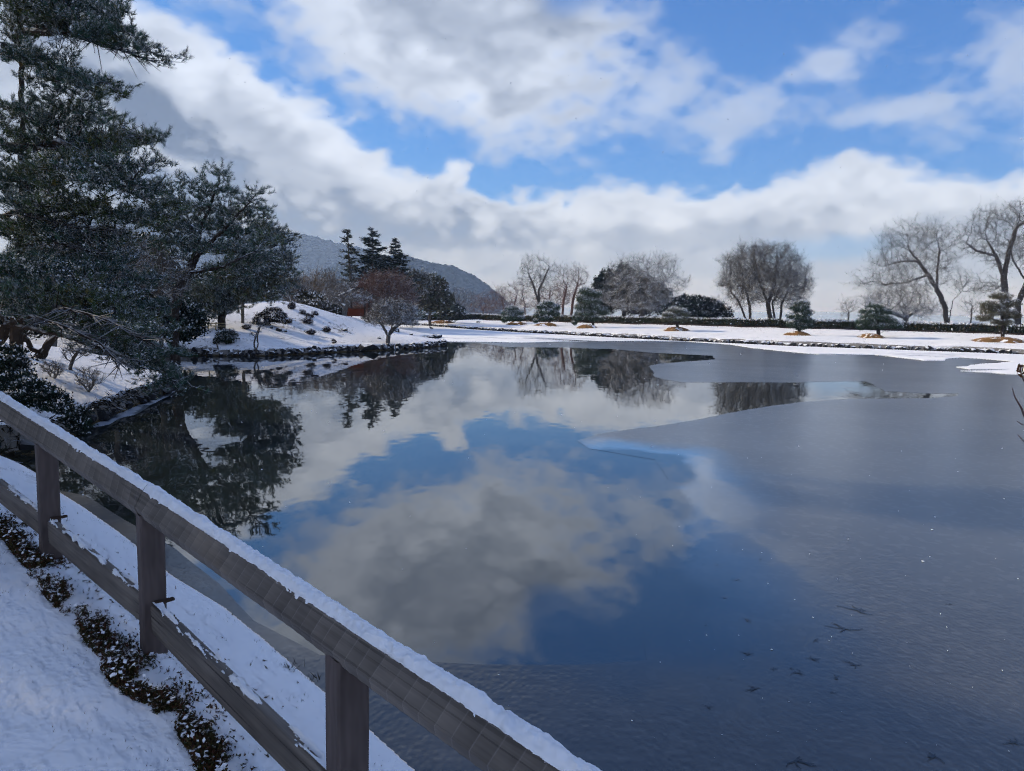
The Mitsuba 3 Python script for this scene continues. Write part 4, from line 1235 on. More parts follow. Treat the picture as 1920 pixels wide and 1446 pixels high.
def conifer(label, px, top, foot, Y, half, seed, sparse=False, green=(0.022, 0.034, 0.028), lean=0):
    rng = np.random.default_rng(seed)
    b_, t_ = at(px + lean, foot, Y), at(px, top, Y)
    H = t_[2] - b_[2]
    t = thing('conifer', label, 'conifer')
    path = [b_ + (t_ - b_) * u + rng.normal(size=3) * 0.05 * H / 12 for u in np.linspace(0, 1, 9)]
    part(t, 'trunk', mikit.ply(tube(path, np.linspace(0.22, 0.02, 9), 6), 'bark_grey', smooth=True))
    segs, pos, ax = [], [], []
    lv = np.arange(0.10 if not sparse else 0.30, 0.985, 0.0135 if not sparse else 0.018)
    for u in lv:
        L0 = half * (1 - u) ** 0.85 * rng.uniform(0.7, 1.2) + 0.15
        for a in rng.uniform(0, 6.28, 2):
            L = L0 * rng.uniform(0.55, 1.15) * (1 if not sparse else rng.choice([0.45, 1.0]))
            o = b_ + (t_ - b_) * (u + rng.normal(0, 0.006))
            d = np.array([math.cos(a), math.sin(a), 0])
            up_ = rng.normal(0.0, 0.16)
            m = o + d * L * 0.55 + [0, 0, (up_ - 0.08) * L]
            e = o + d * L + [0, 0, (up_ * 1.4) * L]
            segs += [(o, m, 0.035), (m, e, 0.02)]
            n = max(4, int(L * (13 if not sparse else 8)))
            w = 0.15 + 0.85 * rng.random(n) ** 0.8
            sd = np.array([-d[1], d[0], 0]) * rng.normal(0, 0.24, (n, 1)) * (0.3 + w[:, None]) * min(L, 1.6)
            q = np.where(w[:, None] < .55, o + (m - o) * w[:, None] / .55, m + (e - m) * (w[:, None] - .55) / .45) + sd + rng.normal(size=(n, 3)) * [0.05, 0.05, 0.05]
            pos.append(q); ax.append(np.tile(d * 0.9 + [0, 0, 0.0], (n, 1)) + unit(sd + 1e-6) * 0.6 + rng.normal(size=(n, 3)) * [0.4, 0.4, 0.15])
    pos, ax = np.vstack(pos), np.vstack(ax)
    p0, p1, r0 = (np.array([s[k] for s in segs]) for k in range(3))
    part(t, 'branch', mikit.ply(segments(p0, p1, r0, r0 * 0.6, 3), 'bark_grey'), kind='stuff')
    cols = shade_cols(len(pos), green, rng, 0.4)
    cols[rng.random(len(pos)) < 0.05] = (0.30, 0.32, 0.35)
    part(t, 'foliage', leafy(needles(pos, ax, 6, 0.40, 0.085, 0.5, cols, rng, 0.08)))
    return t


conifer('tall thin sparse conifer, left of the two dense ones', 650, 430, 592, 80, 2.6, 51, True, (0.045, 0.052, 0.038), 14)
conifer('tallest dense dark conifer, middle of the three beyond the mound', 699, 427, 600, 82, 3.9, 52)
conifer('dark conifer right of the tallest, with a narrower top', 742, 446, 600, 84, 3.4, 53)
conifer('low dark conifer filling in behind the two tall dense ones', 720, 478, 600, 88, 3.6, 54)

Yb = 92
pine('slim distant pine with a bare trunk and small open crown', Yb, [[at(768, 610, Yb), at(770, 570, Yb), at(777, 530, Yb)], [at(770, 570, Yb), at(790, 555, Yb)]],
     [(780, 518, 26, 10), (762, 528, 18, 8), (795, 530, 20, 8), (778, 540, 28, 7), (790, 552, 14, 5)], 330, 0.16, step=0.45, kill=0.6, tuft=(3, 10, 0.36, 0.07), shoots=(4, 0.9, 0.02), seed=61, snow=0.3, snow_size=0.12, name='pine_tree', green=(0.05, 0.052, 0.04))
leaf_tree('broad rounded olive green tree right of the slim pine', [(812, 542, 25, 18), (805, 560, 30, 20), (822, 565, 26, 18), (800, 528, 12, 8), (815, 525, 14, 8)], 96, 210, 40, 0.42, (0.088, 0.092, 0.070), 62, 0.22, at(806, 606, 96), 0.2, clump=0.85)
leaf_tree('dark low evergreen right of the rounded olive tree', [(850, 585, 18, 12), (838, 590, 14, 10)], 100, 90, 36, 0.36, (0.055, 0.066, 0.06), 63, 0.2, None, clump=0.6)

SCRUB = [(575, 552, 34, 34, 66, 'bark_tan', 'pale brown leafless tree left of the thin conifer'), (612, 548, 28, 36, 72, 'bark_tan', 'tan leafless thicket tree just left of the thin conifer trunk'), (548, 548, 24, 28, 62, 'bark_grey', 'grey leafless tree beside the bushy pine'),
         (640, 558, 22, 28, 70, 'bark_grey', 'grey brown leafless tree behind the pavilion'), (690, 560, 30, 32, 76, 'bark_red', 'russet leafless tree right behind the pavilion roof')]
for k, (cx, cy, rx, ry, Y, bk, lab) in enumerate(SCRUB):
    g = at(cx, 600, Y)
    bare_tree(lab, Y, [[g, at(cx, cy + ry * .5, Y)]], [(cx, cy, rx, ry)], 420, 0.13, step=0.32, kill=0.42, tip=0.015, tw=(4, 1.1, 0.016), material=bk, seed=630 + k)
bare_tree('wide russet leafless tree in front of the dark conifers', 74, [[at(722, 606, 74), at(722, 575, 74)], [at(722, 590, 74), at(700, 565, 74)], [at(722, 590, 74), at(748, 565, 74)]],
          [(722, 548, 52, 34), (700, 560, 36, 28), (752, 560, 30, 30)], 1300, 0.18, step=0.3, kill=0.4, tip=0.015, tw=(5, 1.1, 0.016), material='bark_red', seed=64)
leaf_tree('olive evergreen shrub behind the crest of the mound', [(572, 555, 16, 10), (590, 563, 20, 12)], 62, 90, 34, 0.2, (0.045, 0.045, 0.03), 65, 0.4, None, name='shrub', category='shrub', clump=0.4)
leaf_tree('snowy bamboo grass bank left of the pavilion', [(612, 574, 20, 8), (630, 582, 14, 8), (596, 570, 14, 7)], 55, 110, 34, 0.14, (0.05, 0.05, 0.045), 66, 0.5, None, name='shrub', category='shrub', clump=0.25)

# ------------------------------------------------------------------ trees on the mound
b = base_of(727, 645)
Yd = b[1]
bare_tree('dome crowned leafless tree leaning over the stone edging of the mound', Yd,
          [[b - [0, 0, 0.1], at(728, 630, Yd), at(733, 618, Yd), at(736, 606, Yd)], [at(728, 630, Yd), at(718, 612, Yd), at(708, 600, Yd)], [at(733, 618, Yd), at(752, 606, Yd)], [at(728, 630, Yd), at(745, 612, Yd + .3), at(765, 600, Yd + .4)]],
          [(738, 580, 44, 18), (712, 592, 26, 16), (760, 592, 28, 16), (738, 596, 50, 14), (776, 604, 14, 10), (700, 600, 20, 10)], 1500, 0.13, step=0.16, kill=0.22, tip=0.008, tw=(5, 0.42, 0.008), material='bark_snowy', seed=71, trop=(0, 0, 0.05), snow=0.9)
bp = on_ground(*at(645, 590, 55)[:2])
bare_tree('gnarled leafless tree with snowy limbs beside the pavilion', 54.5,
          [[at(644, 596, 54.5), at(648, 575, 54.5), at(655, 562, 54.5)], [at(648, 575, 54.5), at(636, 566, 54.5)], [at(655, 562, 54.5), at(676, 556, 54.2)]],
          [(640, 552, 30, 14), (668, 556, 30, 10), (625, 560, 20, 8), (655, 540, 20, 12), (680, 566, 18, 6)], 800, 0.2, step=0.2, kill=0.28, tip=0.012, tw=(4, 0.4, 0.010), material='bark_snowy', seed=72)
b = base_of(480, 661)
bare_tree('twisted pair of leafless saplings on the stone edging', b[1], [[b, at(476, 645, b[1]), at(480, 628, b[1]), at(486, 612, b[1])], [b, at(484, 645, b[1]), at(482, 630, b[1]), at(492, 604, b[1])]],
          [(490, 612, 8, 10), (474, 628, 6, 6)], 90, 0.05, step=0.12, kill=0.18, tip=0.010, tw=(2, 0.25, 0.008), seed=73)
leaf_tree('tiny leafless shrub on the snow near the edging', [(626, 640, 4.5, 4.5)], base_of(627, 645)[1], 22, 12, 0.06, (0.06, 0.05, 0.045), 74, 0.2, None, name='shrub', category='shrub', clump=0.07)

SHRUBS = [(546, 574, 18, 12, 'dark azalea ball high on the mound, nearest the bushy pine'), (568, 586, 10, 8, 'small azalea on the upper slope, topmost of the group of four'), (580, 592, 12, 8, 'purplish azalea in the middle of the group of four'),
          (591, 588, 9, 8, 'small azalea right in the group of four'), (575, 601, 23, 11, 'widest azalea, lowest of the group of four'), (584, 622, 15, 8, 'low azalea alone on the open snow, left of the square one'), (611, 617, 13, 9, 'squarish dark azalea alone on the open snow'),
          (532, 591, 14, 9, 'azalea tucked beside the snowy azalea clump'), (541, 602, 14, 5, 'flat azalea under the tucked one'), (461, 613, 18, 8, 'low azalea in front of the bushy pine trunk'), (592, 563, 24, 10, 'wide brown azalea on the crest of the mound'), (553, 554, 16, 7, 'brown azalea at the very top of the mound'), (560, 564, 12, 6, 'small azalea just under the top of the mound')]
for k, (cx, cy, w, hgt, lab) in enumerate(SHRUBS):
    q = base_of(cx, cy + hgt * 0.5)
    r3 = np.random.default_rng(740 + k)
    leaf_tree(lab, [(cx + r3.normal(0, w * .13), cy + r3.normal(0, hgt * .10), w * r3.uniform(.22, .42), hgt * r3.uniform(.3, .55)) for _ in range(4)], q[1], 46, 24, 0.075, (0.050, 0.038, 0.038), 750 + k, 0.5, None, name='shrub', category='shrub', clump=0.13, shell=0.4)

ROCKSPOT = [(646, 618, 16, 6, 'flat grey rock on the open snow of the mound'), (711, 633, 9, 5, 'small dark rock left of the dome crowned tree'), (771, 626, 11, 6, 'dark rock right of the dome crowned tree'), (744, 617, 20, 12, 'dark rock heap behind the dome crowned tree'),
            (523, 616, 16, 10, 'dark rock below the snowy azalea clump'), (509, 613, 8, 5, 'small rock left of the rock below the azalea clump'), (536, 620, 7, 4, 'small rock right of the rock below the azalea clump'), (695, 597, 12, 5, 'dark stone beside the pavilion'), (897, 603, 12, 5, 'lone dark rock on the far snowy bank')]
for k, (cx, cy, w, hgt, lab) in enumerate(ROCKSPOT):
    q = base_of(cx, cy + hgt * 0.5)
    s = size(w, q[1])
    key = thing('rock', lab, 'rock')
    scene[key] = {**ROCK_SHAPES[(1, 2, 4, 5)[k % 4]], 'to_world': T().translate((q + [0, 0, s * 0.12]).tolist()).rotate([0, 0, 1], 37 * k).scale([s, s * 0.9, s * min(1.3, 1.5 * hgt / w)])}


# pavilion
def beam(p, q, w, h):
    p, q = np.asarray(p, float), np.asarray(q, float)
    L = np.linalg.norm(q - p)
    m = trimesh.creation.box([L, w, h])
    d = (q - p) / L
    s = unit(np.cross([0, 0, 1.0], d)) if abs(d[2]) < 0.9 else np.array([0, 1.0, 0])
    u = np.cross(d, s)
    M = np.eye(4); M[:3, 0], M[:3, 1], M[:3, 2], M[:3, 3] = d, s, u, (p + q) / 2
    m.apply_transform(M)
    return m


YP = 56.5
pl, pr_ = at(650, 592, YP), at(684, 593, YP)
gp = min(pl[2], pr_[2])
pav = thing('pavilion', 'small open red timber garden pavilion half hidden by leafless branches', 'pavilion')
x0, x1, y0, y1 = pl[0], pr_[0], YP, YP + 1.7
ev = at(665, 556, YP)[2]
for x, y in ((x0, y0), (x1, y0), (x0, y1), (x1, y1)):
    part(pav, 'post', mikit.ply(beam([x, y, gp - 0.5], [x, y, ev], 0.1, 0.1), 'dark_wood'))
rl = at(665, 578.5, YP)[2]
part(pav, 'wall_panel', mikit.ply(beam([x0 + .06, y0, (rl + gp) / 2 - 0.02], [x1 - .06, y0, (rl + gp) / 2 - 0.02], 0.05, rl - gp), 'red_wood'), 'low red plank front')
part(pav, 'wall_panel', mikit.ply(beam([x0, y0 + .06, (rl + gp) / 2], [x0, y1 - .06, (rl + gp) / 2], 0.05, rl - gp), 'red_wood'))
part(pav, 'rail', mikit.ply(beam([x0 - .1, y0 - 0.03, rl + 0.03], [x1 + .1, y0 - 0.03, rl + 0.03], 0.12, 0.05), 'dark_wood'))
part(pav, 'beam', mikit.ply(beam([x0 - .3, y0, ev - 0.06], [x1 + .3, y0, ev - 0.06], 0.1, 0.14), 'red_wood'))
part(pav, 'beam', mikit.ply(beam([x0 - .3, y1, ev - 0.06], [x1 + .3, y1, ev - 0.06], 0.1, 0.14), 'red_wood'))
rz = at(665, 541, YP)[2]
rx0, rx1, ry0, ry1, mx_, my_ = x0 - .55, x1 + .55, y0 - .55, y1 + .55, (x0 + x1) / 2, (y0 + y1) / 2
rv = np.array([[rx0, ry0, ev], [rx1, ry0, ev], [rx1, ry1, ev], [rx0, ry1, ev], [mx_ - .35, my_, rz], [mx_ + .35, my_, rz], [rx0, ry0, ev - .1], [rx1, ry0, ev - .1], [rx1, ry1, ev - .1], [rx0, ry1, ev - .1]])
rf = np.array([[0, 1, 5], [0, 5, 4], [1, 2, 5], [2, 3, 4], [2, 4, 5], [3, 0, 4], [6, 8, 7], [6, 9, 8], [0, 6, 1], [1, 6, 7], [1, 7, 2], [2, 7, 8], [2, 8, 3], [3, 8, 9], [3, 9, 0], [0, 9, 6]])
roof = part(pav, 'roof', mikit.ply((rv, rf), 'dark_wood'))
part(roof, 'ridge', mikit.ply(beam([mx_ - .45, my_, rz + .05], [mx_ + .45, my_, rz + .05], 0.16, 0.12), 'dark_wood'))
part(pav, 'roof_snow', mikit.ply(beam([rx0 + .05, ry0 + .02, ev + .03], [mx_ - .3, my_ - .05, rz + .03], 0.16, 0.05), 'snow_flat'), 'snow along the left edge of the roof')

# stakes in the shallows and a bamboo prop under the bushy pine
for (xa, ya), (xb, yb), lab in (((378, 652), (379, 671), 'thin upright stake in the water left of the slanting one'), ((405, 641), (412, 671), 'thin slanting stake at the water edge below the dark azalea')):
    q = on_z(xb, yb, -0.1)
    key = thing('wooden_stake', lab, 'stake')
    scene[key] = mikit.ply(tube([q, (q + at(xa, ya, q[1])) / 2 + [0.03, 0, 0], at(xa, ya, q[1])], [0.04, 0.035, 0.03], 6), 'bark_grey', smooth=True)
bp_ = thing('bamboo_rail', 'pale bamboo rails tied to the bushy pine trunk', 'railing')
for yy in (606, 611):
    part(bp_, 'pole', mikit.ply(tube([at(388, yy, Y4 - .25), at(400, yy + .4, Y4 - .25), at(421, yy + .5, Y4 - .25)], [0.03] * 3, 6), 'bamboo', smooth=True))
for xx in (390, 404):
    part(bp_, 'upright', mikit.ply(tube([at(xx, 625, Y4 - .25), at(xx + 1, 604, Y4 - .25)], [0.03] * 2, 6), 'bamboo', smooth=True))

# ------------------------------------------------------------------ near left bank
for k, (px, py, w, hgt, lab, snow) in enumerate(((100, 712, 30, 34, 'leafless azalea with twisted stems on the near bank, left of its paler twin', 0.2), (166, 735, 34, 42, 'pale twiggy leafless azalea on the near bank nearest the water', 0.3), (36, 715, 26, 24, 'small leafless azalea by the leafy one at the left edge', 0.2))):
    b = base_of(px, py)
    bare_tree(lab, b[1], [[b, at(px + 2, py - hgt * .3, b[1])], [b, at(px - w * .3, py - hgt * .35, b[1] + .1)], [b, at(px + w * .3, py - hgt * .35, b[1] - .1)]], [(px, py - hgt * .65, w * .8, hgt * .42), (px + w * .2, py - hgt * .45, w * .6, hgt * .3)], 340, 0.035, step=0.06, kill=0.085, tip=0.005, tw=(3, 0.13, 0.0035), material='bark_snowy', seed=800 + k, name='bare_shrub', category='shrub')
b = base_of(70, 674)
bare_tree('leaning old stump of a tree with a few bare shoots on the near bank', b[1], [[b, at(80, 662, b[1]), at(93, 640, b[1]), at(110, 628, b[1])], [at(80, 662, b[1]), at(58, 655, b[1]), at(48, 625, b[1])]], [(105, 622, 24, 12), (50, 630, 8, 14)], 90, 0.13, step=0.12, kill=0.2, tip=0.010, tw=(2, 0.25, 0.006), material='bark_pine', seed=810)
b = base_of(134, 698)
bare_tree('young green stemmed leafless tree on the near bank', b[1], [[b, at(132, 690, b[1]), at(137, 672, b[1]), at(146, 660, b[1])]], [(150, 655, 34, 18), (135, 660, 24, 14)], 300, 0.04, step=0.09, kill=0.13, tip=0.006, tw=(3, 0.18, 0.004), seed=811)
for k, (cx, cy, rx, ry, Y, lab) in enumerate(((210, 480, 70, 60, 27, 'brown leafless thicket tree deep behind the boughs, left one'), (300, 520, 60, 50, 30, 'brown leafless thicket tree behind the crooked pine trunk'), (455, 520, 34, 40, 42, 'leafless tree with pale snowy branches between the pines'), (100, 470, 70, 60, 28, 'leafless tree among the dark trunks at the left edge'))):
    b = at(cx, 600, Y); b[2] = ground_z(b[0], b[1])[0]
    bare_tree(lab, Y, [[b, at(cx, cy + ry * .4, Y)]], [(cx, cy, rx, ry)], 700, 0.09, step=0.2, kill=0.3, tip=0.009, tw=(3, 0.4, 0.008), material='bark_grey' if k < 2 else 'bark_snowy', seed=820 + k)


# ------------------------------------------------------------------ the far bank: trees behind the hedge
def behind(px, more=3.5):
    c = HEDGE[np.argmin(np.abs([proj_x(q) - px for q in HEDGE]))]
    best = None
    for a, b_ in zip(HEDGE[:-1], HEDGE[1:]):
        for t in np.linspace(0, 1, 40):
            q = a + (b_ - a) * t
            d = abs(proj_x(q) - px)
            if best is None or d < best[0]:
                best = (d, q[1])
    return best[1] + more


def proj_x(q):
    v = np.array([q[0], q[1], 1.0]) - EYE
    return 960 + FPX * (v @ RIGHT) / (v @ FWD)


def foot(px, Y):
    q = at(px, 600, Y)
    return np.array([q[0], q[1], ground_z(q[0], q[1])[0] - 0.1])


def far_tree(label, px, stems, blobs, n, base_r, more=3.5, **kw):
    Y = behind(px, more)
    st = []
    for s in stems:
        st.append([foot(s[0][0], Y) if q is s[0] and len(q) == 1 else at(q[0], q[1], Y + (q[2] if len(q) > 2 else 0)) for q in s])
    opts = dict(step=0.32, kill=0.5, tip=0.013, tw=(2, 1.15, 0.011))
    opts.update(kw)
    return bare_tree(label, Y, st, blobs, n, base_r, **opts)


far_tree('large round leafless tree on several stems, standing alone mid right behind the hedge', 1430,
         [[(1408,), (1406, 575), (1398, 540)], [(1448,), (1440, 570), (1425, 530)], [(1462,), (1466, 570), (1480, 540)], [(1440, 570), (1452, 530), (1455, 500)], [(1404,), (1385, 565), (1372, 550)], [(1455,), (1448, 565), (1462, 545, 1)]],
         [(1430, 492, 72, 38), (1395, 510, 46, 34), (1475, 515, 44, 36), (1435, 530, 88, 36), (1400, 555, 40, 20), (1478, 552, 42, 26), (1355, 488, 14, 8)], 2900, 0.26, material='bark_grey', seed=91, tw=(3, 1.1, 0.011, 0.02), trop=(0, 0, 0.0), kill=0.40, step=0.3)
far_tree('tall leaning leafless tree with long branches sweeping left, near the right edge', 1770,
         [[(1778,), (1772, 575), (1758, 545), (1740, 515), (1722, 490), (1705, 470)], [(1758, 545), (1757, 510), (1762, 470)], [(1740, 515), (1700, 530), (1650, 535)], [(1722, 490), (1690, 490), (1655, 500)], [(1778,), (1786, 565), (1805, 545)]],
         [(1710, 450, 60, 32), (1760, 450, 46, 32), (1675, 490, 50, 34), (1640, 530, 40, 18), (1720, 500, 60, 34), (1700, 535, 60, 16), (1810, 530, 34, 24), (1780, 490, 24, 26)], 1500, 0.25, material='bark_grey', seed=92, tw=(2, 1.5, 0.0105, 0.08), kill=0.62, step=0.36)
far_tree('biggest dark leafless tree at the right edge, its crown cut by the frame', 1890,
         [[(1886,), (1886, 560), (1882, 520), (1868, 480), (1850, 450)], [(1882, 520), (1892, 470), (1905, 430)], [(1912,), (1908, 570), (1925, 530), (1960, 480)], [(1868, 480), (1830, 470), (1812, 455)], [(1925, 530), (1900, 490), (1890, 450)]],
         [(1850, 425, 44, 34), (1895, 420, 44, 38), (1830, 460, 34, 24), (1880, 470, 46, 34), (1960, 440, 60, 60), (1930, 400, 40, 30), (1855, 545, 34, 12), (1990, 510, 50, 40)], 2000, 0.30, material='bark_grey', seed=93, tw=(2, 1.3, 0.011), kill=0.55, step=0.34)
far_tree('low spreading leafless tree with snowy limbs, behind and below the leaning one', 1690, [[(1700,), (1698, 595), (1690, 580)], [(1698, 595), (1720, 582), (1740, 575)], [(1698, 595), (1665, 585), (1640, 580)]],
         [(1680, 562, 60, 22), (1640, 575, 26, 16), (1730, 578, 40, 16), (1690, 585, 60, 12)], 1000, 0.30, more=6, material='bark_snowy', seed=94, kill=0.42, snow=0.25)
far_tree('spreading snowy leafless tree in front of the dark evergreen', 1205, [[(1206,), (1204, 580), (1192, 555)], [(1204, 580), (1222, 555), (1240, 530)], [(1204, 580), (1212, 540), (1215, 510)], [(1192, 555), (1165, 530)], [(1204, 580), (1170, 575), (1140, 570)]],
         [(1170, 510, 34, 24), (1225, 500, 46, 22), (1265, 530, 30, 22), (1200, 530, 70, 26), (1150, 560, 36, 20), (1240, 565, 40, 18), (1195, 570, 60, 18), (1185, 490, 26, 10), (1250, 490, 24, 12)], 2100, 0.30, material='bark_snowy', seed=95, kill=0.5, trop=(0, 0, 0.06), snow=0.35)
far_tree('tallest vase shaped leafless tree left of centre behind the hedge', 1010, [[(1012,), (1011, 570), (1010, 545)], [(1011, 570), (1000, 535), (990, 510)], [(1010, 545), (1022, 520), (1030, 500)]],
         [(1005, 500, 32, 22), (990, 520, 24, 20), (1030, 510, 22, 24), (1012, 530, 34, 20)], 850, 0.27, material='bark_grey', seed=96, kill=0.6)
far_tree('twin stemmed leafless tree right of the tall vase shaped one', 1070, [[(1054,), (1056, 570), (1062, 540)], [(1070,), (1074, 565), (1082, 535)]],
         [(1060, 515, 24, 18), (1085, 520, 22, 20), (1070, 540, 34, 22), (1090, 545, 16, 16)], 850, 0.2, material='bark_red', seed=97, kill=0.55)
far_tree('bushy russet leafless tree left of the tall vase shaped one', 950, [[(945,), (945, 575), (940, 560)], [(962,), (965, 570), (970, 550)], [(985,), (984, 570), (978, 550)]],
         [(945, 560, 34, 24), (975, 550, 24, 24), (925, 575, 24, 16), (965, 575, 36, 18)], 1150, 0.16, more=7, material='bark_red', seed=98, kill=0.5)
far_tree('thin grey leafless tree by the low end of the hill', 866, [[(858,), (858, 575), (860, 555)], [(858, 575), (875, 560)]], [(862, 556, 20, 16), (880, 568, 20, 14), (850, 565, 12, 12)], 420, 0.13, more=8, material='bark_grey', seed=99, kill=0.55)
far_tree('brown leafless tree behind the tall vase shaped one', 1035, [[(1030,), (1032, 570), (1030, 550)], [(1045,), (1044, 565)]], [(1036, 560, 40, 22), (1015, 572, 26, 14)], 650, 0.14, more=9, material='bark_red', seed=100, kill=0.55)
far_tree('dim brown leafless tree at the foot of the hill, left of the bushy russet one', 905, [[(905,), (906, 582), (900, 566)], [(906, 582), (915, 566)]], [(900, 566, 20, 18), (918, 575, 20, 14), (888, 578, 16, 12)], 500, 0.13, more=12, material='bark_red', seed=103, kill=0.55)
far_tree('dim grey leafless thicket right of the low dark evergreen', 845, [[(842,), (843, 582), (838, 566)], [(843, 582), (852, 570)]], [(838, 566, 18, 14), (852, 574, 18, 14)], 400, 0.12, more=10, material='bark_grey', seed=104, kill=0.55)
for k, (px, more, lab) in enumerate(((1345, 9, 'faint leafless sapling just left of the big round tree'), (1590, 9, 'faint leafless sapling behind the two right hand clipped pines'), (1820, 6, 'slender leafless tree between the two big right hand trees'))):
    far_tree(lab, px, [[(px,), (px + 2, 580 + 6 * (k > 0))]], [(px, 576, 16, 18)], 170, 0.07, more=more, seed=110 + k)

leaf_tree('big dark evergreen tree behind the spreading snowy tree', [(1140, 545, 26, 40), (1130, 560, 26, 26), (1165, 530, 30, 30), (1205, 555, 46, 36), (1235, 560, 24, 26), (1165, 512, 12, 12)], behind(1170, 9), 420, 46, 0.36, (0.020, 0.030, 0.024), 120, 0.06, foot(1170, behind(1170, 9)), 0.3, clump=0.8)
leaf_tree('dark dense rounded evergreen bush left of the lone round tree', [(1310, 578, 48, 20), (1290, 572, 30, 18), (1345, 586, 28, 16), (1270, 580, 26, 14)], behind(1310, 3.5), 300, 44, 0.27, (0.018, 0.028, 0.028), 121, 0.20, foot(1310, behind(1310, 3.5)), 0.2, clump=0.55)


# ------------------------------------------------------------------ clipped pines on the far bank with bare patches under them
def patch(px, py, w, hgt, lab):
    rng = np.random.default_rng(int(px))
    c = stand(px, py)
    rx = size(w, c[1]) * 0.5
    ry = max(1.1, rx * 0.75)
    a = np.linspace(0, 2 * np.pi, 90, endpoint=False)
    rings = []
    for f in (0.0, 0.35, 0.7, 1.0):
        rr = f * (1 + 0.28 * (meshkit.fbm(np.stack([np.cos(a) * 2.4 + px, np.sin(a) * 2.4, 0 * a], -1), 4, 5) - 0.5) * 2)
        x, y = c[0] + np.cos(a) * rx * rr, c[1] + np.sin(a) * ry * rr
        rings.append(np.stack([x, y, ground_z(x, y) + 0.06 + 0.34 * (1 - f ** 2) - 0.04 * (f == 1)], -1))
    v = np.stack(rings, 0)
    n, m = v.shape[:2]
    i, j = np.meshgrid(np.arange(n - 1), np.arange(m), indexing='ij')
    q = np.stack([i * m + j, (i + 1) * m + j, (i + 1) * m + (j + 1) % m, i * m + (j + 1) % m], -1).reshape(-1, 4)
    structure('grass_patch', mikit.ply((v.reshape(-1, 3), q), 'straw'), lab)


def clipped(label, px, py, pads, trunk, seed, green=(0.030, 0.045, 0.032), snow=0.6, pad_h=1.0, name='clipped_pine', n=420, sz=0.16):
    b = stand(px, py)
    Y = b[1]
    rng = np.random.default_rng(seed)
    bl = [(c, rad * [1, 1, 1.35]) for c, rad in px_blobs(Y, pads, 1.0)]
    t = thing(name, label, 'clipped pine')
    st = [[b - [0, 0, 0.2]] + [at(*q, Y) for q in trunk]]
    attr = in_ellipsoids(bl, 260, rng)
    pts, par = grow(attr, st, 0.3, 0.42, rng)
    r = thickness(par, 0.012, 0.15)
    big_, small = wood_split(pts, par, r, 0.04, (7, 3))
    part(t, 'trunk', mikit.ply(big_, 'bark_pine', smooth=40))
    part(t, 'branch', mikit.ply(small, 'bark_pine'), kind='stuff')
    pos, zrel = [], []
    for c, rad in bl:
        m = int(n * rad[0] * (rad[2] + 0.35) * 1.6) + 30
        u = unit(rng.normal(size=(m, 3))) * rng.uniform(0.45, 1.05, (m, 1))
        pos.append(c + u * rad); zrel.append(u[:, 2])
    pos, zrel = np.vstack(pos), np.concatenate(zrel)
    ax = unit(rng.normal(size=pos.shape) * 0.5 + [0, 0, 0.8])
    part(t, 'foliage', leafy(needles(pos, ax, 10, sz, sz * 0.16, 0.9, shade_cols(len(pos), np.array(green) * [1.35, 1.5, 1.2], rng, 0.4), rng, 0.05)))
    top = (zrel > 0.1) & (rng.random(len(pos)) < snow)
    sp = np.repeat(pos[top], 3, 0) + rng.normal(size=(top.sum() * 3, 3)) * 0.07 + [0, 0, 0.07]
    part(t, 'snow', leafy(cards(sp, rng.normal(size=sp.shape) * 0.7 + [0, 0, 1], 0.13, 0.09, np.tile(SNOW, (len(sp), 1)), rng)))


clipped('round low clipped pine, leftmost of the two snowy globes on the far bank', 962, 606, [(960, 580, 13, 5), (952, 588, 13, 5), (970, 587, 13, 5), (960, 595, 20, 6), (946, 599, 7, 5), (975, 598, 9, 4)], [(962, 600), (961, 590)], 201)
clipped('clipped pine with snowy cloud shaped tiers, right of the round globe', 1031, 610, [(1028, 570, 12, 4), (1018, 576, 13, 5), (1040, 577, 11, 5), (1025, 585, 20, 5), (1010, 591, 10, 4), (1042, 589, 9, 4), (1024, 597, 15, 3), (1005, 602, 5, 3)], [(1030, 600), (1029, 585)], 202)
clipped('tall shaggy clipped pine before the dark evergreen', 1113, 614, [(1100, 548, 16, 6), (1112, 552, 16, 6), (1092, 560, 14, 6), (1106, 566, 22, 6), (1090, 576, 14, 5), (1115, 578, 16, 6), (1098, 588, 22, 6), (1082, 597, 10, 5), (1112, 597, 12, 5), (1077, 606, 5, 3), (1130, 585, 14, 6)], [(1111, 602), (1107, 580), (1104, 560)], 203, snow=0.4, green=(0.038, 0.050, 0.036))
clipped('small grey snowy broad topped clipped tree, fourth from the left on the far bank', 1270, 620, [(1268, 583, 16, 5), (1255, 591, 14, 5), (1280, 590, 14, 5), (1268, 598, 22, 4), (1248, 599, 10, 4)], [(1270, 612), (1268, 600)], 204, green=(0.07, 0.065, 0.05), snow=0.5)
clipped('dark cone shaped clipped pine below the lone round tree', 1498, 628, [(1504, 570, 14, 4), (1500, 578, 19, 5), (1506, 586, 19, 5), (1497, 594, 23, 5), (1508, 602, 18, 5), (1488, 608, 16, 5), (1514, 611, 11, 4), (1500, 614, 14, 4)], [(1499, 615), (1501, 595), (1503, 575)], 205, snow=0.32, green=(0.024, 0.036, 0.030))
clipped('lopsided clipped pine with a long right hand bough', 1648, 632, [(1640, 576, 16, 5), (1630, 584, 18, 5), (1650, 585, 22, 6), (1640, 594, 28, 6), (1622, 604, 17, 6), (1660, 601, 20, 5), (1678, 611, 14, 4), (1640, 612, 20, 5), (1614, 614, 9, 4)], [(1647, 620), (1645, 600), (1642, 585)], 206, snow=0.4)
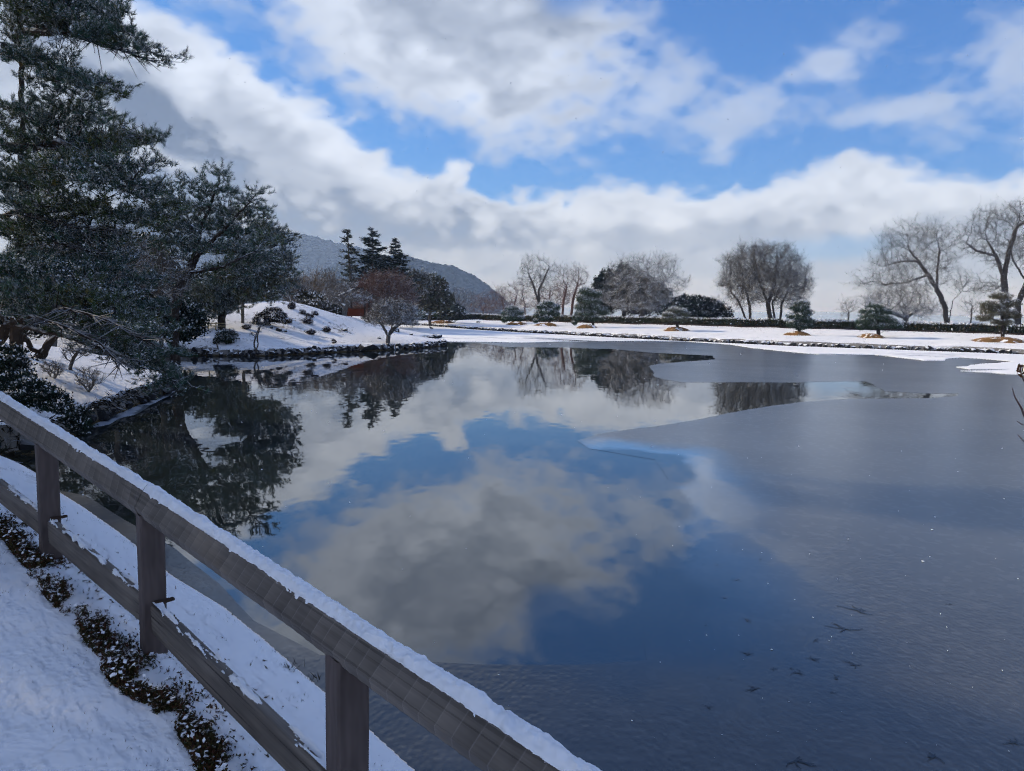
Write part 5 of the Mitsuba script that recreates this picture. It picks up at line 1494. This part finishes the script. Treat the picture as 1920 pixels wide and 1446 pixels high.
clipped('sparse grey clipped pine, rightmost on the far bank', 1881, 638, [(1876, 556, 20, 5), (1856, 572, 18, 6), (1890, 570, 22, 6), (1870, 586, 30, 6), (1846, 597, 17, 5), (1895, 592, 18, 6), (1880, 605, 20, 4), (1860, 578, 20, 6)], [(1880, 620), (1880, 600), (1878, 575)], 207, snow=0.3, green=(0.075, 0.062, 0.048), n=300)
clipped('small dark clipped pine at the far left end of the bank', 833, 605, [(826, 578, 11, 4), (830, 584, 13, 4), (824, 590, 11, 3)], [(830, 597), (828, 588)], 208, snow=0.35)
clipped('tiny dark clipped pine behind the tip of the mound', 792, 601, [(790, 590, 8, 4), (789, 595, 6, 3)], [(791, 596)], 209, snow=0.25)
for a in ((968, 609, 40, 5, 'thin bare grass patch under the round clipped pine'), (1025, 611.5, 46, 7, 'brown bare grass patch under the tiered clipped pine'), (1100, 615.5, 40, 9, 'brown bare grass patch under the tall shaggy clipped pine'), (1268, 620, 48, 7, 'brown bare grass patch under the small grey clipped tree'),
          (1497, 628, 48, 7, 'brown bare grass patch under the cone shaped clipped pine'), (1634, 633, 48, 7, 'brown bare grass patch under the lopsided clipped pine'), (1874, 641, 100, 13, 'widest brown bare grass patch, under the rightmost clipped pine'), (828, 606, 44, 4, 'thin dark bare grass patch under the small far pine')):
    patch(*a)


# ------------------------------------------------------------------ the bird on the ice
def bird():
    import manifold3d as m3
    q = on_z(808, 621, 0.03)
    def ball(c, r, st=(1, 1, 1)):
        return m3.Manifold.sphere(r, 16).scale(list(st)).translate(list(c))
    hull = lambda *b: m3.Manifold.batch_hull(list(b))
    body = hull(ball((0, 0, 0.34), 0.105, (1.0, .8, .9)), ball((0.16, 0, 0.30), 0.06), ball((-0.06, 0, 0.38), 0.085))
    tail = hull(ball((0.14, 0, 0.30), 0.05), ball((0.27, 0, 0.27), 0.02, (1, 1.4, .6)))
    neck = hull(ball((-0.09, 0, 0.40), 0.055), ball((-0.13, 0, 0.50), 0.034)) + hull(ball((-0.13, 0, 0.50), 0.034), ball((-0.12, 0, 0.56), 0.034))
    head = hull(ball((-0.12, 0, 0.57), 0.042), ball((-0.155, 0, 0.565), 0.028))
    m = (body + tail + neck + head).refine_to_length(0.02).to_mesh()
    t = trimesh.Trimesh(m.vert_properties[:, :3], m.tri_verts)
    trimesh.smoothing.filter_taubin(t, iterations=8)
    k = thing('bird', 'dark waterbird standing on the snowy ice beyond the tip of the mound', 'bird')
    part(k, 'body', mikit.ply((t.vertices + q, t.faces), 'dark_wood', smooth=True))
    part(k, 'beak', mikit.ply(tube(np.array([[-0.17, 0, .562], [-0.20, 0, .557], [-0.235, 0, .548]]) + q, [0.018, 0.013, 0.004], 6), 'bamboo', smooth=True))
    for s in (-0.035, 0.035):
        part(k, 'leg', mikit.ply(tube(np.array([[0.0, s, .28], [0.02, s, .14], [0.0, s, 0.0], [-0.06, s, 0.0]]) + q, [0.018, 0.012, 0.011, 0.012], 6), 'bamboo', smooth=True))


bird()

# ------------------------------------------------------------------ marks in the ice, flecks of snow on it, falling snow
mat('hole', two({'type': 'principled', 'base_color': {'type': 'rgb', 'value': (0.026, 0.030, 0.036)}, 'roughness': 0.23, 'specular': 0.45}))
HOLES = [(980, 435, 46), (910, 540, 44), (745, 605, 18), (360, 490, 20), (370, 685, 24), (735, 715, 24), (970, 745, 32), (610, 765, 16), (645, 788, 26), (870, 825, 24), (510, 765, 14), (405, 880, 34), (235, 367, 14), (300, 267, 16), (190, 180, 10), (440, 150, 10), (640, 1285, 44), (1415, 1262, 34), (1865, 1182, 34), (150, 985, 20), (270, 830, 8), (140, 815, 8), (845, 900, 14), (200, 820, 8), (1500, 400, 16), (130, 520, 10)]
for k, (a, b, w) in enumerate(HOLES):
    rr = np.random.default_rng(900 + k)
    c = on_z(1280 + a / 3, 1000 + b / 3, 0)[:2]
    s = size(w / 3, c[1]) * 1.5
    n = rr.integers(4, 8)
    shape = [Point(c).buffer(s * 0.16, 3)]
    for ang in rr.uniform(0, 6.28, n):
        L = s * rr.uniform(0.5, 1.7)
        p = [c]
        for h in range(3):
            ang += rr.normal(0, 0.4)
            p.append(p[-1] + np.array([math.cos(ang), math.sin(ang)]) * L / 3)
        for h in range(3):
            shape.append(shapely.LineString(p[h:h + 2]).buffer(s * (0.085 - 0.022 * h), 2))
    g = shapely.union_all(shape).simplify(0.002)
    g = max(getattr(g, 'geoms', [g]), key=lambda q: q.area)
    part('lake_ice', 'melt_hole', mikit.ply(mesh_of(Polygon(g.exterior), 0.0085), 'hole'))


def flecks():
    rr = np.random.default_rng(950)
    p = np.array([on_z(x, y, 0)[:2] for x, y in zip(rr.uniform(900, 1915, 110), 780 + 660 * rr.random(110) ** 0.8)])
    p = p[shapely.contains_xy(ICE, p[:, 0], p[:, 1])]
    r = np.linalg.norm(p, axis=1) * rr.gamma(1.3, 0.00035, len(p))
    a = np.linspace(0, 2 * np.pi, 6, endpoint=False)
    v = np.concatenate([np.stack([p[:, :1] + np.cos(a) * r[:, None], p[:, 1:] + np.sin(a) * r[:, None] * 1.2, np.full((len(p), 6), 0.0075)], -1), np.c_[p, 0.009 + r * 0.5][:, None]], 1).reshape(-1, 3)
    f = np.array([[k, (k + 1) % 6, 6] for k in range(6)])
    return v, (f[None] + (np.arange(len(p)) * 7)[:, None, None]).reshape(-1, 3)


part('lake_ice', 'snow_fleck', mikit.ply(flecks(), 'snow_flat'), 'little flecks of fresh snow on the ice', 'stuff')


def falling():
    rr = np.random.default_rng(960)
    n = 420
    Y = rr.uniform(3, 16, n)
    p = np.array([at(x, y, d) for x, y, d in zip(rr.uniform(0, 1920, n), rr.uniform(60, 1400, n), Y)])
    p = p[p[:, 2] > 0.3]
    s = trimesh.creation.icosahedron()
    r = rr.uniform(0.002, 0.0045, len(p)) * (0.5 + np.linalg.norm(p - EYE, axis=1) / 10)
    v = p[:, None] + s.vertices[None] * r[:, None, None]
    return v.reshape(-1, 3), (s.faces[None] + (np.arange(len(p)) * 12)[:, None, None]).reshape(-1, 3)


structure('snowflakes', mikit.ply(falling(), 'snow_flat'), 'sparse tiny snowflakes drifting in the air over the pond', 'stuff')

# ------------------------------------------------------------------ dry twigs leaning in at the right edge
b = np.array([1.62, 0.75, 0.6])
t = thing('bare_shrub', 'dry twigs with a few brown dead leaves poking in at the right edge', 'shrub')
tp = [[b, [1.75, 1.6, 1.5], at(1935, 820, 2.5), at(1915, 765, 2.5), at(1903, 745, 2.5), at(1898, 728, 2.52)], [b, [1.85, 1.6, 1.8], at(1950, 780, 2.5), at(1928, 730, 2.5), at(1916, 706, 2.5), at(1912, 682, 2.5)],
      [at(1940, 835, 2.5), at(1920, 828, 2.5), at(1908, 815, 2.52)], [at(1928, 790, 2.5), at(1918, 797, 2.5), at(1907, 790, 2.5)]]
for k, p in enumerate(tp):
    part(t, 'twig', mikit.ply(tube(p, np.linspace(0.006 if len(p) > 3 else 0.0028, 0.0012, len(p)), 5), 'bark_red', smooth=True))
rr = np.random.default_rng(970)
for k in range(9):
    c = at(1913 + rr.normal(0, 4), 690 + rr.normal(0, 7), 2.5 + rr.normal(0, 0.012))
    part(t, 'leaf', leafy(cards(c[None], rr.normal(size=(1, 3)), 0.030, 0.013, np.array([[0.10, 0.045, 0.02]]), rr)))


# ------------------------------------------------------------------ the winter air
AIR = 0.00017
scene['air'] = {'type': 'homogeneous', 'albedo': {'type': 'rgb', 'value': (0.93, 0.95, 0.97)}, 'sigma_t': {'type': 'rgb', 'value': (AIR * 0.75, AIR, AIR * 1.45)}}
scene['haze'] = {'type': 'cube', 'to_world': T().translate([0, 0, 134]).scale([24000, 24000, 216]), 'bsdf': {'type': 'null'}, 'interior': {'type': 'ref', 'id': 'air'}}
labels['haze'] = {'label': 'thin winter haze that pales the far hills and city', 'kind': 'stuff'}
scene['camera']['medium'] = {'type': 'ref', 'id': 'air'}

FRINGE = Polygon(flat([(157, 806), (180, 790), (205, 776), (235, 768), (262, 756), (300, 741), (322, 735), (330, 733), (318, 742), (300, 752), (278, 763), (252, 778), (228, 784), (205, 796), (180, 802)]))
FRINGE = sheet(FRINGE, 0.25, 0, jag=0.05)


def frost_tone(p, n, uv):
    f = mikit.fbm(p.x * 2.5 + p.y, p.y * 1.2, 0, 4)
    return mikit.mix((0.05, 0.06, 0.07), (0.40, 0.43, 0.48), mikit.smoothstep(0.42, 0.66, f))


mat('frost', two({'type': 'principled', 'base_color': tex(frost_tone), 'roughness': 0.3, 'specular': 0.7}))
part('lake_ice', 'ice_fringe', mikit.ply(mesh_of(FRINGE, 0.006), 'frost'), 'pale frosty fringe of ice along the near left bank')
